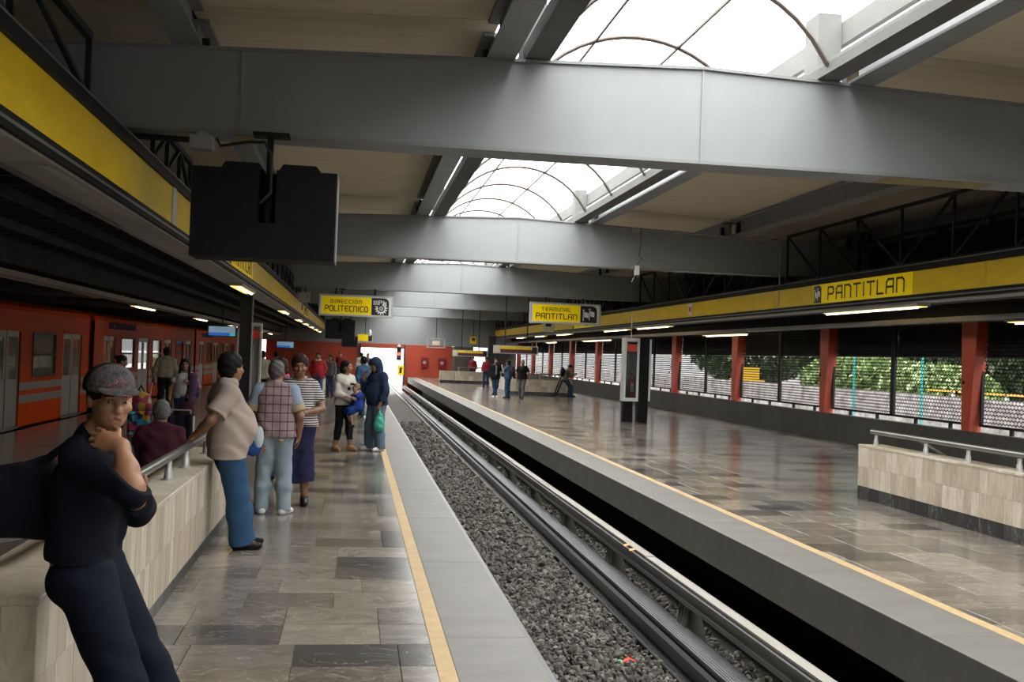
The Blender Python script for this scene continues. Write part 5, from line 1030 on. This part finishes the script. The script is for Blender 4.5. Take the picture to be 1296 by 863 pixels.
soft('sling_bag', 'blue and white sling bag across the heavy man in the cream shirt', 'bag', loc, [('pouch', [E_((-.17, .20, .93), (.035, .08, .13), None, .02), E_((-.17, .20, .85), (.035, .08, .07), None, .03)], 'blue_strap', (.003, 40)), ('flap', [E_((-.135, .24, .95), (.025, .045, .10), None, .02)], 'pale_pouch'), ('strap', [C_((.09, -.055, 1.43), (.06, .02, 1.34), .010, .012, .01), C_((.06, .02, 1.34), (-.05, .145, 1.15), .012, .012, .01), C_((-.05, .145, 1.15), (-.16, .20, 1.0), .012, .012, .01), C_((.09, -.055, 1.43), (.10, -.155, 1.42), .010, .010, .01), C_((.10, -.155, 1.42), (.04, -.245, 1.28), .010, .010, .01)], 'blue_strap')], rz)
# ---- man seen from behind in the gridded shirt
loc = (-.80, 11.5, 0); rz = .05
pose = dict(hyaw=-.35, aR=(.13, -.0, .085), aL=(-.12, .05, .085), kR=(.11, .05, .48), kL=(-.10, .06, .48), eR=(.27, -.03, 1.09), wR=(.26, .10, .86), eL=(-.27, .02, 1.10), wL=(-.20, .20, 1.00), fR=(.45, .8, 0), fL=(-.3, 1, 0))
ro, J, hp, Rh = person('grey-haired man seen from behind in a plum gridded shirt and pale jeans', loc, rz, 1.62, pose, .0085, .45, 0, (M['plaid'], .0, .86, .020), ('trousers', M['pale_denim'], .020), M['shoe_white'], ('short', M['hair_grey']), M['skin'], build=1.1)
for S in 'RL':
    a, b = J['s'+S], J['s'+S]+(J['e'+S]-J['s'+S])*.8; m = a+(b-a)*.72
    sl_ = surf_obj('sleeve', [C_(J['neck']*.25+a*.75, a, .072, .080, .03), C_(a, m, .080, .080, .03, 1)], .008, M['sleeve_blue'], ro, wr=(.003, 34)); surf_obj('cuff', [C_(m-(b-a)*.03, b, .081, .082, .02, 3)], .008, M['ochre'], ro)
surf_obj('waist_label', [E_((.07, -.155, .79), (.03, .010, .014), None)], .004, M['tan_leather'], ro)
# ---- woman in the striped top
loc = (-.60, 12.25, 0); rz = math.pi-.05
pose = dict(hyaw=.1, hpitch=.05, eL=(-.27, .02, 1.10), wL=(-.08, .24, 1.06), hdL=(1, .1, .05), hnL=(.1, 1, .1), eR=(.24, .0, 1.10), wR=(.10, .22, 1.05), hdR=(-1, .1, 0), hnR=(0, 1, .1), aR=(.09, .1, .085), aL=(-.10, .0, .085))
ro, J, hp, Rh = person('woman in a black and white striped top and long navy skirt', loc, rz, 1.67, pose, .0085, .25, 1, (M['stripe_cloth'], .42, .90, .016), ('skirt', M['navy_skirt'], .012, .27), M['black_leather'], ('curly', M['hair_plum']), M['skin_dark'], build=1.1)
surf_obj('bag_strap', [C_(J['neck']+V3(-.10, .075, -.02), J['chest']+V3(-.125, .125, -.02), .012, .012, .01)], .006, M['tan_leather'], ro)
# ---- woman behind, pink collar
a = at(355, 500, Y=14.6); ro, J, hp, Rh = person('dark-haired woman with a pink collar behind the striped woman', (a[0], 14.6, 0), .4, 1.62, {}, .012, 0, 1, (M['grey_cloth'], .9, .9, .014), ('trousers', M['dark_denim'], .01), M['black_leather'], ('bob', M['hair_plum']), M['skin'])
surf_obj('collar', [C_(J['neck']+V3(-.06, -.03, .01), J['neck']+V3(.06, -.03, .01), .045, .045, .02)], .008, M['pink'], ro)
# ---- man in the red jacket
ro, J, hp, Rh = person('man in a red jacket with a black strap across his chest', (-1.21, 37.1, 0), math.pi-.1, 1.64, dict(eR=(.27, -.04, 1.12), wR=(.20, .05, .93), eL=(-.27, -.04, 1.12), wL=(-.20, .05, .93), kR=(.10, .06, .48), aR=(.10, .06, .085)), .013, .1, 0, (M['red_jacket'], 1, .84, .022), ('trousers', M['blue_denim'], .012), M['shoe_brown'], ('short', M['hair_black']), M['skin'], build=1.1)
surf_obj('strap', [C_((.14, .10, 1.36), (-.10, .15, 1.02), .02, .02, .01)], .01, M['black_cloth'], ro); surf_obj('collar', [C_((-.07, .045, 1.39), (.07, .045, 1.39), .04, .04, .02)], .012, M['sign_cream'], ro)
# ---- mother and child
loc = (-.14, 18.95, 0); rz = -2.45
pose = dict(hyaw=.55, eL=(-.24, .08, 1.10), wL=(-.10, .26, 1.06), hdL=(.6, .6, .05), hnL=(-.3, .1, -1), eR=(.23, .05, 1.08), wR=(.02, .27, .96), hdR=(-.8, .4, .05), hnR=(.1, .2, -1), aR=(.15, -.05, .085), aL=(-.12, .06, .085), kR=(.12, .01, .49), hipR=(.095, 0, .9))
ro, J, hp, Rh = person('woman in a white sweater and black leggings holding a small child', loc, rz, 1.58, pose, .0105, 0, 1, (M['white_knit'], 1, .86, .016), ('trousers', M['black_cloth'], .007, .72), M['shoe_tan'], ('bob', M['hair_black']), M['skin'])
surf_obj('chest_print', [E_((-.04, .147, 1.17), (.05, .014, .018), None), E_((.03, .150, 1.09), (.035, .014, .035), None)], .007, M['black_cloth'], ro)
a = at(450, 541, Y=18.72); 
pose = dict(pel=(0, 0, .80), chest=(0, .02, 1.14), neck=(0, .02, 1.30), head=(0, .06, 1.50), kR=(.13, .30, .62), kL=(-.13, .30, .62), aR=(.14, .22, .22), aL=(-.14, .20, .10), hipR=(.11, .02, .78), hipL=(-.11, .02, .78), eR=(.22, .14, 1.08), wR=(.14, .38, 1.14), eL=(-.22, .14, 1.08), wL=(-.14, .36, 1.14), sR=(.17, .01, 1.24), sL=(-.17, .01, 1.24))
person('small child in a blue outfit carried by the woman in white', (a[0]+.01, 18.72, a[2]), 1.9, .78, pose, .008, 0, 0, (M['royal_blue'], .45, .80, .022), ('trousers', M['royal_blue'], .03, .02), M['black_cloth'], ('short', M['hair_fair']), M['skin_light'], build=1.25, headscale=1.32)
# ---- hooded man with the plastic bag
loc = (.43, 19.05, 0); rz = 2.05; L = Wl(loc, rz)
pose = dict(head=(0, .065, 1.555), hyaw=.1, hpitch=.25, chest=(0, .02, 1.27), neck=(0, .02, 1.43), eR=(.235, .13, 1.12), wR=(.10, .24, 1.35), hdR=(-.45, -.1, .8), hnR=(.3, 1, .2), cR=.5, eL=(-.26, -.02, 1.10), wL=(-.245, .07, .87), cL=1.1, aR=(.14, .05, .085), aL=(-.13, -.03, .085), kR=(.13, .06, .48), kL=(-.12, .02, .48))
ro, J, hp, Rh = person('man in a navy hooded jacket with his hand at his mouth', loc, rz, 1.64, pose, .0095, .15, 0, (M['hood_navy'], .9, .84, .028, 'hooded_jacket'), ('trousers', M['grey_denim'], .034), M['shoe_white'], None, M['skin'], build=1.06)
surf_obj('hood', [E_(hp(0, -.015, .045), hr(.108, .122, .115), Rh, .02), E_(hp(0, -.05, -.06), hr(.10, .085, .13), Rh, .04), C_(hp(-.06, 0, -.12), hp(.06, 0, -.12), .06, .06, .05), E_(hp(0, .11, -.01), hr(.074, .10, .105), Rh, .02, -1)], .007, M['hood_navy'], ro)
hd = Vector((-.25, .08, .75)); R_ = Matrix.Rotation(rz, 3, 'Z'); g = R_@(hd*(1.64/1.7))
soft('plastic_bag', 'green translucent plastic bag hanging from the hooded man\'s hand', 'bag', (loc[0]+g.x, loc[1]+g.y, .38), [('sack', [E_((0, 0, .13), (.085, .07, .14), None, .03), E_((0, 0, .06), (.09, .08, .08), None, .05), C_((0, 0, .22), (0, 0, .38), .045, .014, .04)], 'teal_bag', (.006, 45), .007)])
# ---- others on the left platform
def simple(label, px, py, Y, rz, h, top, bot, hair, **k):
    a = at(px, py, Z=0) if Y is None else at(px, py, Y=Y)
    return person(label, (a[0], a[1], 0), rz, h, k.pop('pose', {}), k.pop('res', .014), k.pop('fat', 0), k.pop('fem', 0), top, bot, k.pop('shoes', M['shoe_brown']), hair, k.pop('skin', M['skin']), **k)
K = M
simple('person in jeans and white shoes walking behind the hooded man', 458, 530, None, .6, 1.62, (K['blue_shirt'], .9, .86, .016), ('trousers', K['dark_denim'], .012), ('short', K['hair_black']), shoes=K['shoe_white'], pose=dict(kR=(.10, .14, .50), aR=(.1, .22, .10), kL=(-.1, -.02, .48), aL=(-.1, -.22, .10)))
simple('person with a dark fringe between the red jacket man and the woman in white', 418, 480, 39.5, 2.6, 1.58, (K['grey_cloth'], .9, .86, .02), ('trousers', K['dark_denim'], .012), ('bob', K['hair_black']), fem=1)
simple('child in a pale top beside the man in the red jacket', 413, 480, 44, 3.0, 1.35, (K['white_shirt'], .45, .88, .016), ('trousers', K['dark_red'], .012), ('short', K['hair_brown']))
simple('person in a pale hooded top near the tunnel mouth', 457, 470, 52, .2, 1.68, (K['white_shirt'], .9, .84, .03), ('trousers', K['grey_cloth'], .015), ('short', K['hair_black']), build=1.1)
simple('dark-clothed person beside the pale hooded top near the tunnel', 465, 470, 55, 2.9, 1.66, (K['grey_cloth'], .9, .86, .02), ('trousers', K['black_cloth'], .012), ('short', K['hair_black']))
simple('person in a dark red top far behind the red jacket man', 430, 470, 58, 3.0, 1.66, (K['dark_red'], .9, .86, .02), ('trousers', K['dark_denim'], .012), ('short', K['hair_black']))
simple('man in a pale shirt just right of the black pillar', 332, 470, 31, .5, 1.66, (K['khaki_shirt'], .9, .88, .018), ('trousers', K['black_cloth'], .012), ('short', K['hair_black']))
simple('dark-haired person farther along the left platform beside the pale shirt', 349, 470, 40, .5, 1.62, (K['grey_cloth'], .9, .88, .018), ('trousers', K['black_cloth'], .012), ('short', K['hair_black']))
# cane man
loc = (-4.48, 26.7, 0)
person('man in a khaki shirt seen from behind walking with a cane', loc, .15, 1.68, dict(eL=(-.27, -.02, 1.10), wL=(-.27, .06, .88), cL=1.0, aR=(.09, .15, .085), kR=(.1, .1, .49), aL=(-.1, -.08, .10)), .012, .1, 0, (K['khaki_shirt'], 1, .96, .022), ('trousers', K['black_cloth'], .014), K['black_leather'], ('short', K['hair_black']), K['skin_dark'])
t = thing('walking_cane', 'white walking cane held by the man in khaki', 'cane', (-4.83, 26.65, 0)); MB().tube([(-.02, -.10, 0), (.05, .06, .88)], .012, 8).build('shaft', 'cane_white', t, True); MB().tube([(-.025, -.105, 0), (-.015, -.08, .10)], .016, 8).build('tip', 'dark_red', t, True); MB().tube([(.04, .05, .82), (.055, .065, .92)], .018, 8).build('grip', 'black_frame', t, True)
# woman with the purple sweater
loc = (-2.98, 19.7, 0)
ro, J, hp, Rh = person('long-haired woman in a white top with a purple sweater over her arm', loc, math.pi+.15, 1.50, dict(eL=(-.30, .0, 1.12), wL=(-.12, .16, 1.22), hdL=(.5, .3, .3), eR=(.26, .02, 1.10), wR=(.27, .18, .93), hyaw=-.1, kL=(-.10, .08, .48), aL=(-.1, .1, .085)), .0105, .15, 1, (K['white_shirt'], .35, .90, .016), ('trousers', K['blue_denim'], .010), K['shoe_brown'], ('long', K['hair_black']), K['skin'])
surf_obj('sweater', [C_((-.13, .12, 1.18), (-.10, .14, .78), .075, .09, .05), C_((-.10, .14, .8), (-.12, .12, .52), .07, .05, .05), C_((-.16, .02, 1.2), (-.22, .05, .86), .06, .05, .05)], .01, K['purple_knit'], ro, wr=(.008, 40))
soft('handbag', 'brown handbag hanging in front of the long-haired woman', 'bag', (-2.90, 19.45, .48), [('pouch', [E_((0, 0, .13), (.14, .06, .14), None, .02), C_((-.08, 0, .06), (.08, 0, .06), .055, .055, .03)], 'maroon', (.003, 30)), ('handle', [C_((-.07, 0, .25), (0, 0, .38), .012, .012, .01), C_((.07, 0, .25), (0, 0, .38), .012, .012, .01)], 'shoe_brown')])
# seated maroon figure beyond the parapet, on a low step
a = at(207, 530, Y=10.9); st = tag(MB().box(a[0]-.7, a[0]+.25, 10.5, 11.6, 0, .36).build('stone_step', 'black_stone'), 'low dark stone step beyond the left parapet under the seated person', 'step')
person('grey-haired person in maroon seated low beyond the left parapet', (a[0]-.03, 10.95, .36-.36), .2, 1.66, dict(pel=(0, 0, .46), chest=(0, .06, .79), neck=(0, .07, .95), head=(0, .10, 1.09), sR=(.17, .06, .88), sL=(-.17, .06, .88), eR=(.23, .14, .65), wR=(.16, .36, .58), eL=(-.23, .14, .65), wL=(-.16, .36, .58), hipR=(.09, .02, .45), hipL=(-.09, .02, .45), kR=(.13, .42, .48), kL=(-.13, .42, .48), aR=(.13, .46, .085), aL=(-.13, .46, .085)), .010, .2, 0, (K['maroon'], .9, .90, .02), ('trousers', K['black_cloth'], .014), K['black_leather'], ('short', K['hair_grey']), K['skin_dark'])
# woman with the colourful bag and suitcase behind the cap
loc = (-4.12, 19.9, 0)
person('dark-haired woman in dark red behind the capped man, beside the train', loc, -1.3, 1.52, dict(eR=(.21, .10, 1.10), wR=(.16, .30, 1.02), hpitch=.3), .012, 0, 1, (K['dark_red'], .9, .88, .018), ('trousers', K['dark_denim'], .012), K['shoe_brown'], ('bun', K['hair_black']), K['skin'])
soft('tote_bag', 'bright multicoloured tote bag resting on the suitcase', 'bag', (-3.72, 19.72, .58), [('pouch', [E_((0, 0, .15), (.19, .11, .17), None, .03), C_((-.1, 0, .06), (.1, 0, .06), .08, .08, .04)], 'gaudy_bag', (.006, 30)), ('handle', [C_((-.06, 0, .3), (0, 0, .42), .012, .012, .01), C_((.06, 0, .3), (0, 0, .42), .012, .012, .01)], 'maroon')])
def suitcase(label, loc, m, trim, w=.40, d=.26, h=.56, rz=0):
    t = thing('suitcase', label, 'suitcase', loc, None, rz)
    r = .05; surf_obj('shell', [C_((sx*(w/2-r), sy*(d/2-r), .08+r), (sx*(w/2-r), sy*(d/2-r), h-r), r, r, .05) for sx in (-1, 1) for sy in (-1, 1)]+[E_((0, 0, h/2+.04), (w*.5, d*.48, h*.46), None, .06)], .01, M[m], t)
    for sx in (-1, 1):
        MB().tube([(sx*w*.38, 0, h-.02), (sx*w*.38, 0, h+.05)], .012, 6).build('grip_stem', trim, t)
        for sy in (-1, 1): MB().tube([(sx*w*.36-.02, sy*d*.34, .035), (sx*w*.36+.02, sy*d*.34, .035)], .035, 10).build('wheel', 'rubber', t)
    MB().tube([(-w*.38, 0, h+.05), (w*.38, 0, h+.05)], .014, 6).build('grip', trim, t)
    MB().box(w*.47, w*.52, -d*.3, d*.3, .1, h-.05).build('side_trim', trim, t)
suitcase('black suitcase with bright patchwork print by the woman in dark red', (-3.72, 19.72, 0), 'gaudy', 'rubber')
suitcase('dark navy suitcase with grey trim in front of the long-haired woman', (-2.85, 18.6, 0), 'bag_black', 'alu', .42, .28, .60)
# ---- right platform
ro, J, hp, Rh = simple('man in a black jacket and jeans with crossed legs on the right platform', 626, 503, None, math.pi+.1, 1.66, (K['black_cloth'], 1, .80, .026), ('trousers', K['dark_denim'], .010), ('short', K['hair_black']), shoes=K['shoe_white'], pose=dict(kR=(.06, .04, .49), aR=(-.06, .10, .085), kL=(-.08, .02, .49), aL=(.10, -.02, .085), eL=(-.30, .05, 1.20), wL=(-.42, .20, 1.30), eR=(.25, -.02, 1.1)))
surf_obj('shirt_front', [C_((.0, .125, 1.33), (.0, .145, .98), .035, .045, .02)], .012, K['hair_grey'], ro)
simple('person in blue with a backpack facing the man in the black jacket', 642, 504, None, .9, 1.60, (K['blue_shirt'], .45, .86, .018), ('trousers', K['blue_denim'], .008), ('bob', K['hair_black']), pose=dict(eL=(-.22, .12, 1.18), wL=(-.12, .24, 1.38)))
a = at(643, 504, Z=0); soft('backpack', 'plum backpack worn by the person in blue', 'bag', (a[0]+.12, a[1]-.10, .95), [('sack', [E_((0, 0, .18), (.14, .10, .22), None, .03)], 'backpack_plum', (.003, 30), .012), ('pocket', [E_((.06, -.06, .10), (.09, .06, .10), None, .03)], 'black_cloth', None, .012)])
simple('man in a black T-shirt and grey trousers walking on the right platform', 660, 505, None, math.pi-.15, 1.62, (K['black_cloth'], .45, .86, .018), ('trousers', K['grey_cloth'], .012), ('short', K['hair_brown']), pose=dict(eR=(.27, .0, 1.12), eL=(-.30, .0, 1.12), wL=(-.32, .04, .92), aR=(.06, -.14, .10), aL=(-.03, .12, .085), kL=(-.05, .1, .49)))
loc = (9.72, 47.9, 0)
person('man with a backpack sitting on the far parapet looking at his phone', loc, -1.5, 1.66, dict(pel=(0, -.18, .82), chest=(0, -.10, 1.13), neck=(0, -.02, 1.27), head=(0, .06, 1.39), hpitch=.5, sR=(.17, -.04, 1.21), sL=(-.17, -.04, 1.21), eR=(.2, .06, .98), wR=(.08, .28, 1.06), eL=(-.2, .06, .98), wL=(-.08, .26, 1.04), hipR=(.09, -.14, .80), hipL=(-.09, -.14, .80), kR=(.10, .12, .48), kL=(-.1, .10, .48), aR=(.1, .14, .085), aL=(-.1, .06, .085)), .014, 0, 0, (K['olive'], .9, .86, .02), ('trousers', K['dark_denim'], .014), K['black_leather'], ('short', K['hair_black']), K['skin'])
tag(MB().box(10.03, 10.10, 47.86, 48.0, 1.05, 1.07).build('phone', 'black_frame'), 'phone in the seated man\'s hands on the right platform', 'phone')
soft('backpack', 'black backpack on the man sitting on the far parapet', 'bag', (9.44, 47.9, .92), [('sack', [E_((0, 0, .2), (.12, .16, .22), None, .03)], 'black_cloth', (.003, 30), .014), ('top_handle', [C_((0, -.03, .42), (0, .03, .42), .012, .012, .01)], 'black_cloth', None, .01)])
simple('person in a red top far away by the brown kiosk', 598, 475, 68, 2.8, 1.66, (K['dark_red'], .9, .86, .02), ('trousers', K['dark_denim'], .012), ('short', K['hair_black']))
simple('curly-haired person in dark red far behind the black-jacket man', 615, 475, 60, 2.8, 1.66, (K['dark_red'], .9, .86, .02), ('trousers', K['dark_denim'], .012), ('curly', K['hair_black']))
